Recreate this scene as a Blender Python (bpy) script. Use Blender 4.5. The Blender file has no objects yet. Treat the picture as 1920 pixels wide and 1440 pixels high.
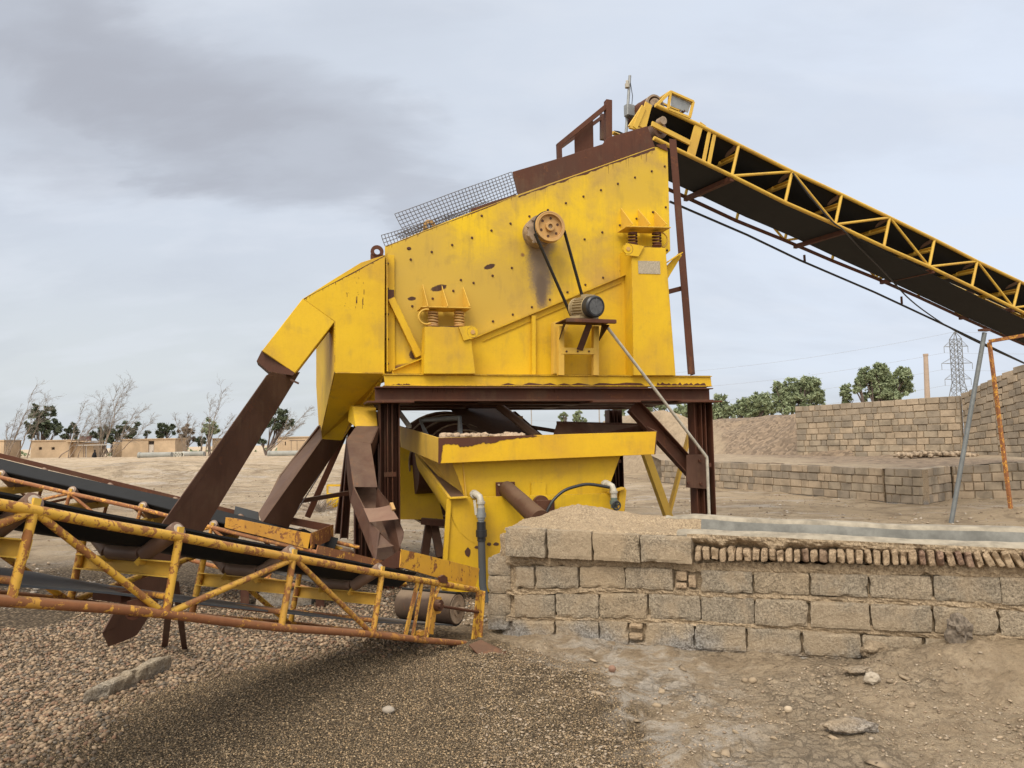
import bpy, math, random
import numpy as np
from mathutils import Vector, Matrix, noise
sc = bpy.context.scene
random.seed(7); RNG = np.random.default_rng(7)
R = math.radians
# ---------------------------------------------------------------- camera
F_PX, EYE = 1390.0, 1.6
roll = R(1.0); pitch = math.atan(106.5/F_PX)
Fw = Vector((0, math.cos(pitch), math.sin(pitch)))
Up0 = Vector((0, -math.sin(pitch), math.cos(pitch))); Rt0 = Vector((1, 0, 0))
Rt = math.cos(roll)*Rt0 - math.sin(roll)*Up0
Up = math.sin(roll)*Rt0 + math.cos(roll)*Up0
CAM = Vector((0, 0, EYE))
cd = bpy.data.cameras.new('camera'); cam = bpy.data.objects.new('camera', cd)
sc.collection.objects.link(cam); sc.camera = cam
m = Matrix((Rt, Up, -Fw)).transposed().to_4x4(); m.translation = CAM
cam.matrix_world = m
cd.sensor_width = 36; cd.lens = 36*F_PX/1920; cd.clip_start = .05; cd.clip_end = 9000
# ---------------------------------------------------------------- exposure
sc.view_settings.view_transform = 'Standard'; sc.view_settings.look = 'None'
sc.view_settings.exposure = 0.22; sc.view_settings.gamma = 1.0
sc.view_settings.use_curve_mapping = False
sc.cycles.use_denoising = True; sc.cycles.max_bounces = 5
# ---------------------------------------------------------------- sun
SUN_EL, SUN_AZ = R(52), R(200)           # azimuth clockwise from +Y
sl = bpy.data.lights.new('sun', 'SUN'); sl.energy = 2.1; sl.angle = R(30); sl.color = (1, .925, .81)
so = bpy.data.objects.new('sun', sl); sc.collection.objects.link(so)
sd = Vector((math.cos(SUN_EL)*math.sin(SUN_AZ), math.cos(SUN_EL)*math.cos(SUN_AZ), math.sin(SUN_EL)))
so.rotation_euler = sd.to_track_quat('Z', 'Y').to_euler(); so.location = (0, 0, 30)

# ---------------------------------------------------------------- node helpers
class NT:
    def __init__(s, nt): s.nt = nt; nt.nodes.clear()
    def n(s, t, **k):
        nd = s.nt.nodes.new(t)
        for a, v in k.items():
            if a == 'inp':
                for i, x in v.items(): s.put(nd.inputs[i], x)
            else: setattr(nd, a, v)
        return nd
    def put(s, sock, x):
        if isinstance(x, bpy.types.NodeSocket): s.nt.links.new(x, sock)
        else:
            if hasattr(sock.default_value, '__len__') and not hasattr(x, '__len__'): x = [x]*len(sock.default_value)
            if hasattr(sock.default_value, '__len__') and len(sock.default_value) == 4 and len(x) == 3: x = (*x, 1)
            sock.default_value = x
    def math(s, op, a, b=0.0, c=0.0, clamp=False):
        nd = s.n('ShaderNodeMath', operation=op, use_clamp=clamp); s.put(nd.inputs[0], a); s.put(nd.inputs[1], b); s.put(nd.inputs[2], c); return nd.outputs[0]
    def vmath(s, op, a, b=(0, 0, 0)):
        nd = s.n('ShaderNodeVectorMath', operation=op); s.put(nd.inputs[0], a); s.put(nd.inputs[1], b)
        return nd.outputs['Value'] if op in ('LENGTH', 'DISTANCE', 'DOT_PRODUCT') else nd.outputs[0]
    def noise(s, vec, scale, detail=4, rough=.55, dist=0.0):
        nd = s.n('ShaderNodeTexNoise'); s.put(nd.inputs['Vector'], vec); nd.inputs['Scale'].default_value = scale
        nd.inputs['Detail'].default_value = detail; nd.inputs['Roughness'].default_value = rough; nd.inputs['Distortion'].default_value = dist
        return nd.outputs['Fac']
    def voro(s, vec, scale, feature='F1', out='Distance', rnd=1.0):
        nd = s.n('ShaderNodeTexVoronoi', feature=feature); s.put(nd.inputs['Vector'], vec); nd.inputs['Scale'].default_value = scale
        nd.inputs['Randomness'].default_value = rnd
        return nd.outputs[out]
    def step(s, x, lo, hi, a=0.0, b=1.0):
        nd = s.n('ShaderNodeMapRange', interpolation_type='SMOOTHSTEP'); s.put(nd.inputs[0], x)
        for i, v in enumerate((lo, hi, a, b)): s.put(nd.inputs[i+1], v)
        return nd.outputs[0]
    def mix(s, f, a, b, mode='MIX'):
        nd = s.n('ShaderNodeMix', data_type='RGBA', blend_type=mode); s.put(nd.inputs[0], f); s.put(nd.inputs[6], a); s.put(nd.inputs[7], b); return nd.outputs[2]
    def mapping(s, vec, sc_=(1, 1, 1), rot=(0, 0, 0), loc=(0, 0, 0)):
        nd = s.n('ShaderNodeMapping'); s.put(nd.inputs[0], vec); nd.inputs[1].default_value = loc; nd.inputs[2].default_value = rot; nd.inputs[3].default_value = sc_; return nd.outputs[0]
    def sep(s, v):
        nd = s.n('ShaderNodeSeparateXYZ'); s.put(nd.inputs[0], v); return nd.outputs
    def comb(s, x, y, z):
        nd = s.n('ShaderNodeCombineXYZ'); s.put(nd.inputs[0], x); s.put(nd.inputs[1], y); s.put(nd.inputs[2], z); return nd.outputs[0]
    def bump(s, h, strength=.5, dist=.01, normal=None):
        nd = s.n('ShaderNodeBump'); s.put(nd.inputs['Height'], h); nd.inputs['Strength'].default_value = strength; nd.inputs['Distance'].default_value = dist
        if normal is not None: s.put(nd.inputs['Normal'], normal)
        return nd.outputs[0]

# ---------------------------------------------------------------- world: Nishita sky behind a high overcast
w = bpy.data.worlds.new('World'); sc.world = w; w.use_nodes = True
T = NT(w.node_tree)
tc = T.n('ShaderNodeTexCoord').outputs['Generated']
sky = T.n('ShaderNodeTexSky', sky_type='NISHITA', sun_disc=False, sun_elevation=SUN_EL, sun_rotation=SUN_AZ, dust_density=3.0)
x, y, z = T.sep(tc)
zc = T.math('MAXIMUM', z, 0.0)
den = T.math('ADD', zc, .35)
pl = T.comb(T.math('DIVIDE', x, den), T.math('DIVIDE', y, den), 0.0)
n1 = T.noise(T.mapping(pl, (1, 1.9, 1), (0, 0, R(-14))), 1.5, 8, .56, .4)
n2 = T.noise(T.mapping(pl, (1, 2.0, 1), (0, 0, R(-20))), 3.0, 7, .55, .2)
cl = T.mix(T.step(zc, 0.0, .30), (.62, .655, .665), (.585, .635, .715))
cl = T.mix(T.step(x, -.25, .60), cl, (.67, .735, .845))
cl = T.mix(T.step(zc, 0.0, .09, .9, 0.0), cl, (.57, .61, .63))
cl = T.mix(T.math('MULTIPLY', T.step(n1, .44, .66), .26), cl, (.45, .48, .55))
cl = T.mix(T.math('MULTIPLY', T.step(n2, .46, .66), .30), cl, (.70, .735, .80))
cm = T.mapping(T.vmath('ADD', tc, T.comb(T.math('MULTIPLY', T.math('SUBTRACT', n1, .5), .36), 0.0, T.math('MULTIPLY', T.math('SUBTRACT', n1, .5), .22))), (1, 1, 1))
cx, cy, cz = T.sep(cm)
def cloud_blob(px, py, rx, rz, ang):
    # direction of the cloud in the sky
    d = (Fw*F_PX + Rt*(px-960) + Up*(720-py)).normalized()
    ux = T.math('SUBTRACT', cx, d.x); uz = T.math('SUBTRACT', cz, d.z)
    c_, s_ = math.cos(ang), math.sin(ang)
    a = T.math('DIVIDE', T.math('ADD', T.math('MULTIPLY', ux, c_), T.math('MULTIPLY', uz, s_)), rx)
    b = T.math('DIVIDE', T.math('SUBTRACT', T.math('MULTIPLY', uz, c_), T.math('MULTIPLY', ux, s_)), rz)
    r2 = T.math('ADD', T.math('MULTIPLY', a, a), T.math('MULTIPLY', b, b))
    front = T.math('GREATER_THAN', y, 0.0)
    return T.math('MULTIPLY', T.step(T.math('ADD', r2, T.math('MULTIPLY', T.math('SUBTRACT', n2, .5), 1.3)), .05, 1.25, 1, 0), front)
b1 = cloud_blob(320, 185, .33, .105, R(-14))
b2 = cloud_blob(640, 330, .20, .045, R(-22))
b3 = cloud_blob(60, 120, .30, .13, 0)
b = T.math('MAXIMUM', T.math('MULTIPLY', b1, .78), T.math('MULTIPLY', b2, .5))
b = T.math('MAXIMUM', b, T.math('MULTIPLY', b3, .5))
b = T.math('MULTIPLY', b, T.step(n2, .30, .58, .62, 1.0))
cl = T.mix(b, cl, (.345, .355, .40))
# the cloud layer is thinner and brighter towards the sun, which is behind the camera
sdv = T.vmath('DOT_PRODUCT', tc, tuple(sd))
glow = T.step(sdv, .1, 1.0)
cl = T.mix(T.math('MULTIPLY', glow, .85), cl, (1.80, 1.68, 1.50))
cl = T.mix(T.step(z, -.03, .0, 1, 0), cl, (.30, .25, .19))
cl10 = T.vmath('SCALE', cl); T.nt.nodes[-1].inputs[3].default_value = 10.0
full = T.mix(.93, sky.outputs[0], cl10)
bg = T.n('ShaderNodeBackground'); T.put(bg.inputs[0], full); bg.inputs[1].default_value = .1
wo = T.n('ShaderNodeOutputWorld'); T.nt.links.new(bg.outputs[0], wo.inputs[0])

# ---------------------------------------------------------------- picture helpers: rays met with real planes
def ray(px, py): return Fw*F_PX + Rt*(px-960) + Up*(720-py)
def W(px, py, Y):
    d = ray(px, py); return CAM + d*(Y/d.y)
def G(px, py, z=0.0):
    d = ray(px, py); return CAM + d*((z-EYE)/d.z)
def PLN(px, py, P0, n):
    d = ray(px, py); return CAM + d*((Vector(P0)-CAM).dot(n)/d.dot(n))
TH = R(17.0)
MX = Vector((math.cos(TH), math.sin(TH), 0)); MN = Vector((math.sin(TH), -math.cos(TH), 0)); MD = -MN
MP = Vector((-1.4412, 8.5, 0)); ZUP = Vector((0, 0, 1))
def FP(px, py, off=0.0): return PLN(px, py, MP + MN*off, MN)

# ---------------------------------------------------------------- mesh builder
def basis(p, q, up=None):
    d = (Vector(q)-Vector(p)); L = d.length; d.normalize()
    u = Vector(up) if up is not None else ZUP
    if abs(d.dot(u.normalized())) > .999: u = Vector((0, 1, 0))
    s = d.cross(u).normalized(); u = s.cross(d).normalized()
    return d, s, u, L
class MB:
    def __init__(s): s.v = []; s.f = []; s.sm = []
    def add(s, vs, fs, smooth=False):
        o = len(s.v); s.v += [tuple(a) for a in vs]; s.f += [tuple(i+o for i in f) for f in fs]; s.sm += [smooth]*len(fs); return s
    def hexa(s, a, b):     # a: 4 points, b: 4 points
        return s.add(list(a)+list(b), [(3, 2, 1, 0), (4, 5, 6, 7), (0, 1, 5, 4), (1, 2, 6, 5), (2, 3, 7, 6), (3, 0, 4, 7)])
    def box(s, c, ex, ey, ez):
        c = Vector(c); ex, ey, ez = Vector(ex)/2, Vector(ey)/2, Vector(ez)/2
        return s.hexa([c-ex-ey-ez, c+ex-ey-ez, c+ex+ey-ez, c-ex+ey-ez], [c-ex-ey+ez, c+ex-ey+ez, c+ex+ey+ez, c-ex+ey+ez])
    def beam(s, p, q, w_, h, up=None, ds=0.0, du=0.0):
        p, q = Vector(p), Vector(q); d, sd_, u, L = basis(p, q, up)
        c = (p+q)/2 + sd_*ds + u*du
        return s.box(c, d*L, sd_*w_, u*h)
    def ibeam(s, p, q, w_, h, t=.012, up=None):
        s.beam(p, q, w_, t, up, du=h/2-t/2); s.beam(p, q, w_, t, up, du=-h/2+t/2); return s.beam(p, q, t*.8, h-2*t, up)
    def channel(s, p, q, w_, h, t=.01, up=None, side=1):    # web on the side, flanges on the other
        s.beam(p, q, t, h, up, ds=side*(w_/2-t/2)); s.beam(p, q, w_-t, t, up, ds=-side*t/2, du=h/2-t/2); return s.beam(p, q, w_-t, t, up, ds=-side*t/2, du=-h/2+t/2)
    def angle(s, p, q, a, t=.006, up=None, s1=1, s2=1):
        s.beam(p, q, t, a, up, ds=s1*(a/2-t/2)); return s.beam(p, q, a-t, t, up, ds=-s1*t/2, du=s2*(a/2-t/2))
    def tube(s, p, q, r, n=12, r2=None, cap=True):
        p, q = Vector(p), Vector(q); d, sd_, u, L = basis(p, q); r2 = r if r2 is None else r2
        vs = [p + (sd_*math.cos(a)+u*math.sin(a))*r for a in [2*math.pi*i/n for i in range(n)]]
        vs += [q + (sd_*math.cos(a)+u*math.sin(a))*r2 for a in [2*math.pi*i/n for i in range(n)]]
        s.add(vs, [(i, (i+1) % n, n+(i+1) % n, n+i) for i in range(n)], True)
        if cap: s.add(vs, [tuple(range(n))[::-1], tuple(range(n, 2*n))])
        return s
    def path(s, pts, r, n=8, closed=False):
        pts = [Vector(p) for p in pts]; m_ = len(pts); vs = []; prev = None
        rr = r if hasattr(r, '__len__') else [r]*m_
        for i, p in enumerate(pts):
            if closed: d = pts[(i+1) % m_]-pts[i-1]
            else: d = pts[min(i+1, m_-1)]-pts[max(i-1, 0)]
            d.normalize()
            if prev is None:
                a = ZUP if abs(d.z) < .9 else Vector((1, 0, 0)); u = (a - d*a.dot(d)).normalized()
            else:
                u = (prev - d*prev.dot(d)).normalized()
            prev = u; sd_ = d.cross(u)
            vs += [p + (u*math.cos(2*math.pi*k/n)+sd_*math.sin(2*math.pi*k/n))*rr[i] for k in range(n)]
        fs = []
        for i in range(m_ if closed else m_-1):
            j = (i+1) % m_
            fs += [(i*n+k, i*n+(k+1) % n, j*n+(k+1) % n, j*n+k) for k in range(n)]
        s.add(vs, fs, True)
        if not closed: s.add(vs[:n], [tuple(range(n))[::-1]]); s.add(vs[-n:], [tuple(range(n))])
        return s
    def prism(s, pts, vec):
        pts = [Vector(p) for p in pts]; vec = Vector(vec); n = len(pts)
        fs = [tuple(range(n)), tuple(range(2*n-1, n-1, -1))]+[(i, n+i, n+(i+1) % n, (i+1) % n) for i in range(n)]
        return s.add(pts+[p+vec for p in pts], fs)
    def disc(s, c, ax, r, t, n=24, r2=None):
        c = Vector(c); ax = Vector(ax).normalized(); return s.tube(c-ax*t/2, c+ax*t/2, r, n, r2)
    def ring(s, c, ax, ro, ri, t, n=28):
        c = Vector(c); ax = Vector(ax).normalized(); d, sd_, u, L = basis(c, c+ax); vs = []
        for (r_, o) in ((ro, -t/2), (ro, t/2), (ri, t/2), (ri, -t/2)):
            vs += [c+ax*o+(sd_*math.cos(2*math.pi*i/n)+u*math.sin(2*math.pi*i/n))*r_ for i in range(n)]
        fs = [(a*n+i, a*n+(i+1) % n, ((a+1) % 4)*n+(i+1) % n, ((a+1) % 4)*n+i) for a in range(4) for i in range(n)]
        return s.add(vs, fs)
    def spring(s, p, q, R_, r, turns, n=14):
        p, q = Vector(p), Vector(q); d, sd_, u, L = basis(p, q); k = int(turns*n)
        return s.path([p+d*L*i/k+(sd_*math.cos(2*math.pi*i/n)+u*math.sin(2*math.pi*i/n))*R_ for i in range(k+1)], r, 6)
    def grid(s, P, smooth=True):       # P[i][j]
        a, b_ = len(P), len(P[0]); vs = [p for r_ in P for p in r_]
        return s.add(vs, [(i*b_+j, i*b_+j+1, (i+1)*b_+j+1, (i+1)*b_+j) for i in range(a-1) for j in range(b_-1)], smooth)
    def sheet(s, P, Q, smooth=True):   # closed shell between two grids
        a, b_ = len(P), len(P[0]); s.grid([r_[::-1] for r_ in P], smooth); s.grid(Q, smooth)
        for i in range(a-1):
            s.add([P[i][0], P[i+1][0], Q[i+1][0], Q[i][0]], [(0, 1, 2, 3)]); s.add([P[i][-1], Q[i][-1], Q[i+1][-1], P[i+1][-1]], [(0, 1, 2, 3)])
        for j in range(b_-1):
            s.add([P[0][j], Q[0][j], Q[0][j+1], P[0][j+1]], [(0, 1, 2, 3)]); s.add([P[-1][j], P[-1][j+1], Q[-1][j+1], Q[-1][j]], [(0, 1, 2, 3)])
        return s
    def bolt(s, p, ax, r=.014, t=.012): return s.disc(Vector(p)+Vector(ax)*t/2, ax, r, t, 6)
    def build(s, name, mat, parent=None, label=None, bevel=0.0):
        o0 = Vector(parent['o']) if parent is not None else Vector((0, 0, 0))
        me = bpy.data.meshes.new(name)
        me.from_pydata([(a[0]-o0.x, a[1]-o0.y, a[2]-o0.z) for a in s.v], [], s.f)
        me.polygons.foreach_set('use_smooth', s.sm); me.update()
        me.materials.append(mat)
        ob = bpy.data.objects.new(name, me); sc.collection.objects.link(ob)
        if parent is not None: ob.parent = parent
        ob['o'] = tuple(o0)
        if label: ob['label'] = label
        if bevel:
            bm_ = ob.modifiers.new('bevel', 'BEVEL'); bm_.width = bevel; bm_.segments = 1; bm_.limit_method = 'ANGLE'; bm_.angle_limit = R(50)
        return ob
def rotz_mesh(ob): pass
def thing(name, label, cat, loc, group=None):
    o = bpy.data.objects.new(name, None); sc.collection.objects.link(o); o.location = loc
    o.empty_display_size = .2; o['o'] = tuple(loc); o['label'] = label; o['category'] = cat
    if group: o['group'] = group
    return o
def tag(o, label, cat, group=None, kind=None):
    o['label'] = label
    if kind: o['kind'] = kind
    if kind != 'structure' : o['category'] = cat
    if group: o['group'] = group
    return o
def solo(mb, name, mat, loc, label, cat, group=None, kind=None, bevel=0.0):   # a thing that is one mesh, origin at loc
    class Pz(dict): pass
    o0 = Vector(loc); mb.v = [(a[0]-o0.x, a[1]-o0.y, a[2]-o0.z) for a in mb.v]
    ob = mb.build(name, mat, None, bevel=bevel); ob.location = loc; ob['o'] = tuple(loc)
    return tag(ob, label, cat, group, kind)

# ---------------------------------------------------------------- materials
def newmat(name):
    m_ = bpy.data.materials.new(name); m_.use_nodes = True; t = NT(m_.node_tree)
    pb = t.n('ShaderNodeBsdfPrincipled'); out = t.n('ShaderNodeOutputMaterial'); t.nt.links.new(pb.outputs[0], out.inputs[0])
    geo = t.n('ShaderNodeNewGeometry')
    return m_, t, pb, geo
DUST = (.36, .27, .18)
def metal(name, base, base2, rust=.45, rscale=5.0, fine=.5, streak=.3, dust=.35, rough=.5, rcol=((.075, .028, .014), (.24, .09, .030)), spots=None, bstr=.35, edge=0.0):
    """painted or rusty steel; rust 0..1 share of the surface"""
    m_, t, pb, geo = newmat(name); P = geo.outputs['Position']
    big = t.noise(P, 1.3, 5, .6, .3); med = t.noise(P, rscale, 10, .68, .6); fin = t.noise(P, 42, 5, .7)
    st = t.noise(t.mapping(P, (26, 26, 1.6)), 1.0, 4, .6)
    col = t.mix(t.step(big, .35, .68), base, base2)
    col = t.mix(t.math('MULTIPLY', t.step(st, .5, .75), streak*.7), col, tuple(c*.62 for c in base2))
    col = t.mix(t.math('MULTIPLY', t.step(fin, .3, .7, -1, 1), .05), col, (0, 0, 0))
    rc = t.mix(t.noise(P, 14, 6, .7), rcol[0], rcol[1])
    v = t.math('ADD', t.math('MULTIPLY', med, .62), t.math('ADD', t.math('MULTIPLY', fin, .22*fine*2), t.math('MULTIPLY', st, .18)))
    thr = .745-rust*.5+fine*.11
    rm = t.step(v, thr-.012, thr+.02)
    col = t.mix(rm, col, rc)
    if spots:
        for (c, rx, rz, ang, sc_) in spots:
            u = t.vmath('SUBTRACT', P, tuple(c)); a = t.vmath('DOT_PRODUCT', u, tuple(MX)); zz = t.sep(u)[2]
            ca, sa = math.cos(ang), math.sin(ang)
            a1 = t.math('DIVIDE', t.math('ADD', t.math('MULTIPLY', a, ca), t.math('MULTIPLY', zz, sa)), rx)
            b1_ = t.math('DIVIDE', t.math('SUBTRACT', t.math('MULTIPLY', zz, ca), t.math('MULTIPLY', a, sa)), rz)
            r2 = t.math('ADD', t.math('ADD', t.math('MULTIPLY', a1, a1), t.math('MULTIPLY', b1_, b1_)), t.math('MULTIPLY', t.math('SUBTRACT', t.math('ADD', t.math('MULTIPLY', fin, .5), t.math('MULTIPLY', med, .5)) if sc_ else fin, .5), 2.2 if sc_ else 1.5))
            col = t.mix(t.step(r2, .7 if not sc_ else .1, 1.15 if not sc_ else 1.5, 1, 0), col, sc_ or (.055, .022, .012))
    gr1 = t.noise(P, 2.6, 9, .68, .5); gr2 = t.noise(t.mapping(P, (9, 9, 1.1)), 1.0, 7, .65)
    col = t.mix(t.math('MULTIPLY', t.step(t.math('ADD', t.math('MULTIPLY', gr1, .6), t.math('MULTIPLY', gr2, .4)), .50, .64), .30), col, t.mix(.55, tuple(c*.55 for c in base2), (.22, .15, .08)))
    if edge:
        bv = t.n('ShaderNodeBevel', samples=4); bv.inputs[0].default_value = .011
        em = t.step(t.vmath('DOT_PRODUCT', bv.outputs[0], geo.outputs['Normal']), .80, .985, 1, 0)
        em = t.math('MULTIPLY', em, t.math('MULTIPLY', t.step(t.math('ADD', t.math('MULTIPLY', med, .7), t.math('MULTIPLY', fin, .3)), .46, .52), edge))
        col = t.mix(em, col, rc)
    nz = t.sep(geo.outputs['Normal'])[2]
    dm = t.math('MULTIPLY', t.step(t.math('ADD', nz, t.math('MULTIPLY', t.math('SUBTRACT', med, .5), .9)), .45, .95), dust)
    dm = t.math('MAXIMUM', dm, t.math('MULTIPLY', t.step(big, .45, .8), dust*.35))
    col = t.mix(dm, col, DUST)
    t.put(pb.inputs['Base Color'], col)
    rr_ = t.mix(rm, (rough,)*3, (.88,)*3); rr_ = t.mix(dm, rr_, (.95,)*3); t.put(pb.inputs['Roughness'], t.math('ADD', t.sep(rr_)[0], 0)); pb.inputs['Specular IOR Level'].default_value = .35
    hgt = t.math('ADD', t.math('MULTIPLY', rm, -.4), t.math('ADD', t.math('MULTIPLY', fin, .3), t.math('MULTIPLY', t.noise(P, 3.0, 2), 2.0)))
    t.put(pb.inputs['Normal'], t.bump(hgt, bstr, .006))
    return m_
def flat(name, c, rough=.7, metallic=0.0, var=.15, scale=8):
    m_, t, pb, geo = newmat(name); P = geo.outputs['Position']; n_ = t.noise(P, scale, 8, .65)
    t.put(pb.inputs['Base Color'], t.mix(t.step(n_, .3, .7), tuple(a*(1-var) for a in c), tuple(min(1, a*(1+var)) for a in c)))
    pb.inputs['Roughness'].default_value = rough; pb.inputs['Metallic'].default_value = metallic
    t.put(pb.inputs['Normal'], t.bump(n_, .2, .004)); return m_
YEL, YEL2 = (.68, .43, .010), (.58, .345, .016)
M = {}
M['yellow'] = metal('yellow_paint', YEL, YEL2, rust=.12, streak=.15, dust=.18, rough=.6, edge=.95, bstr=.5)
M['yellow_old'] = metal('old_yellow_paint', (.66, .35, .028), (.52, .25, .035), rust=.47, rscale=7, fine=.6, streak=.2, dust=.22, rough=.5, rcol=((.10, .035, .015), (.33, .13, .04)))
M['yellow_pipe'] = metal('peeling_yellow_paint', (.66, .375, .045), (.56, .29, .045), rust=.50, rscale=13, fine=.8, streak=0, dust=.2, rough=.45, rcol=((.18, .065, .022), (.42, .18, .055)))
M['pipe_rusty'] = metal('rusted_yellow_pipe', (.70, .36, .05), (.50, .22, .05), rust=.60, rscale=9, fine=.8, streak=0, dust=.25, rough=.6, rcol=((.15, .05, .02), (.40, .17, .07)))
M['yellow_dull'] = metal('faded_yellow_paint', (.66, .42, .06), (.58, .34, .05), rust=.28, rscale=6, fine=.6, streak=.15, dust=.25, rough=.6)
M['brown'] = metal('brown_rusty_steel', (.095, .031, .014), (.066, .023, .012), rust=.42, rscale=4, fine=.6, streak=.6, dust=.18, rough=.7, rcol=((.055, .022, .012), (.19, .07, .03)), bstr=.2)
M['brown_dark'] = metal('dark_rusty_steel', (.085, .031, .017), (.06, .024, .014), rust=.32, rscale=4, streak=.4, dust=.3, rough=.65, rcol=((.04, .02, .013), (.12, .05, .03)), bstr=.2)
M['chute'] = metal('chute_brown_steel', (.062, .027, .015), (.085, .038, .022), rust=.42, rscale=5, streak=.7, dust=.14, rough=.6, rcol=((.055, .024, .014), (.15, .06, .03)), bstr=.12)
M['rubber'] = flat('black_rubber', (.006, .0065, .0075), .8, 0, .25, 6)
M['rubber_worn'] = metal('worn_grey_rubber', (.085, .093, .10), (.060, .066, .072), rust=.05, streak=.1, dust=.22, rough=.75, bstr=.1)
M['black'] = flat('black_plastic', (.02, .021, .024), .4)
M['grey'] = flat('grey_metal', (.26, .27, .27), .5, .3)
M['grey_light'] = flat('pale_plastic_pipe', (.42, .385, .315), .5, 0, .2, 20)
M['greasy'] = flat('dusty_greasy_metal', (.30, .22, .15), .8, 0, .35, 12)
M['pulley'] = metal('dusty_orange_pulley', (.55, .32, .10), (.45, .26, .10), rust=.35, rscale=8, dust=.4, rough=.6)
M['roller'] = metal('dusty_steel_roller', (.17, .10, .07), (.22, .14, .10), rust=.3, dust=.35, rough=.5)
M['fin'] = metal('dirty_motor_housing', (.33, .27, .17), (.42, .33, .18), rust=.1, dust=.4, rough=.6)
M['drum'] = metal('dusty_drum', (.06, .036, .025), (.10, .066, .045), rust=.35, dust=.4, rough=.8)
M['end_cap'] = flat('dusty_end_cap', (.42, .35, .27), .7)
M['wire'] = flat('dark_steel_wire', (.12, .105, .10), .6, .4)
# ================================================================ VIBRATING SCREEN
def sp(px, py, rx, rz, ang=0.0, col=None): return (FP(px, py, 0.0), rx, rz, R(ang), col)
k = 1/160.0
PLSP = [sp(890, 560, 1.15, .55, 22, (.50, .325, .045)), sp(1195, 350, .45, .32, 20, (.56, .37, .03)), sp(790, 520, .5, .8, 0, (.52, .34, .045)), sp(823, 540, .10, .038, 17), sp(918, 500, .075, .03, 20), sp(772, 560, .05, .025, 10), sp(767, 466, .028, .022), sp(980, 478, .03, .028, 0, (.22, .11, .04)),
        sp(1012, 500, .17, .52, 4, (.19, .135, .085)), sp(1016, 455, .20, .16, 0, (.26, .18, .10)), sp(1015, 545, .08, .24, 0, (.13, .09, .06)),
        sp(748, 690, .12, .04, 20, (.22, .10, .04)), sp(775, 665, .05, .06, 0), sp(732, 552, .05, .09, 0)]
M['plate'] = metal('screen_side_paint', (.72, .475, .008), (.47, .30, .05), rust=.06, rscale=4, streak=.3, dust=.30, rough=.6, spots=PLSP, bstr=.3, edge=.9)
scr = thing('vibrating_screen', 'tall yellow vibrating gravel screen with pulley, motor and sloping side plate on brown steel frame', 'vibrating screen', tuple(MP+MX*2+ZUP*2.3))
OFFP = 0.0; BX_ = .14
TOPY = 0
def fpoly(pts, off): return [FP(a, b_, off) for a, b_ in pts]
plate_pts = [(722, 462), (840, 414), (965, 367), (1100, 320), (1225, 276), (1240, 275), (1252, 282), (1255, 400), (1257, 470), (1246, 480), (1165, 530), (895, 640), (735, 702), (722, 702)]
mb = MB().prism(fpoly(plate_pts, 0), MD*.02)
mb.build('side_plate', M['plate'], scr, 'bright yellow side plate with rows of bolts and a dark grease stain', bevel=.003)
# the far side plate and decks inside the screen
far = MB().prism([p+MD*1.75 for p in fpoly(plate_pts, 0)], MD*.02)
far.build('side_plate', M['yellow_dull'], scr)
dk = MB()
for (a, b_) in (((735, 520), (1250, 330)), ((740, 600), (1245, 420))):
    p, q = FP(*a, 0), FP(*b_, 0); dk.add([p+MD*.03, q+MD*.03, q+MD*1.7, p+MD*1.7, p+MD*.03-ZUP*.02, q+MD*.03-ZUP*.02, q+MD*1.7-ZUP*.02, p+MD*1.7-ZUP*.02], [(0, 1, 2, 3), (7, 6, 5, 4), (0, 4, 5, 1), (1, 5, 6, 2), (2, 6, 7, 3), (3, 7, 4, 0)])
dk.build('screen_deck', M['brown_dark'], scr)
# bolts over the side plate
bl = [(345, 455), (465, 473), (570, 437), (672, 400), (772, 363), (870, 327), (967, 290), (1062, 257), (1155, 222), (1245, 188), (1335, 155), (1422, 122), (1510, 90), (1596, 58), (1663, 33), (1668, 243), (722, 287), (357, 512), (615, 617), (680, 632), (778, 595), (877, 555), (576, 673), (470, 713), (365, 752), (780, 830), (882, 795), (980, 757), (1072, 718), (1163, 680), (1255, 642), (1346, 605), (1437, 570), (1251, 408), (1342, 372), (1432, 336), (1518, 302), (1602, 268), (1675, 465), (1533, 270)]
for (a, b_) in bl:
    p = FP(640+a/2.743, 300+b_/2.743, 0); q = MB().ring(p+MN*.001, MN, .0155, .008, .003, 10); q.bolt(p, MN, .0115, .014)
    q.build('bolt', M['brown_dark'], scr)
# brown extension boards over the plate
bd = MB().prism(fpoly([(961, 322), (1050, 296), (1130, 270), (1139, 258), (1214, 236), (1229, 277), (1120, 313), (1118, 317), (972, 369)], -.02), MD*.014)
bd.build('top_board', M['brown'], scr, 'rusty brown plate raised along the upper edge', bevel=.003)
MB().prism(fpoly([(882, 392), (925, 377), (968, 364), (972, 372), (886, 402)], -.03), MD*.012).build('top_board', M['brown'], scr)
MB().prism([p+MD*1.7 for p in fpoly([(850, 404), (1225, 262), (1229, 290), (855, 425)], -.02)], MD*.014).build('top_board', M['brown_dark'], scr)
for (a, b_) in (((1228, 276), (1252, 276)),): MB().prism(fpoly([(1229, 272), (1248, 270), (1252, 284), (1236, 277)], .01), MN*.008).build('edge_patch', M['brown'], scr)
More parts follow.
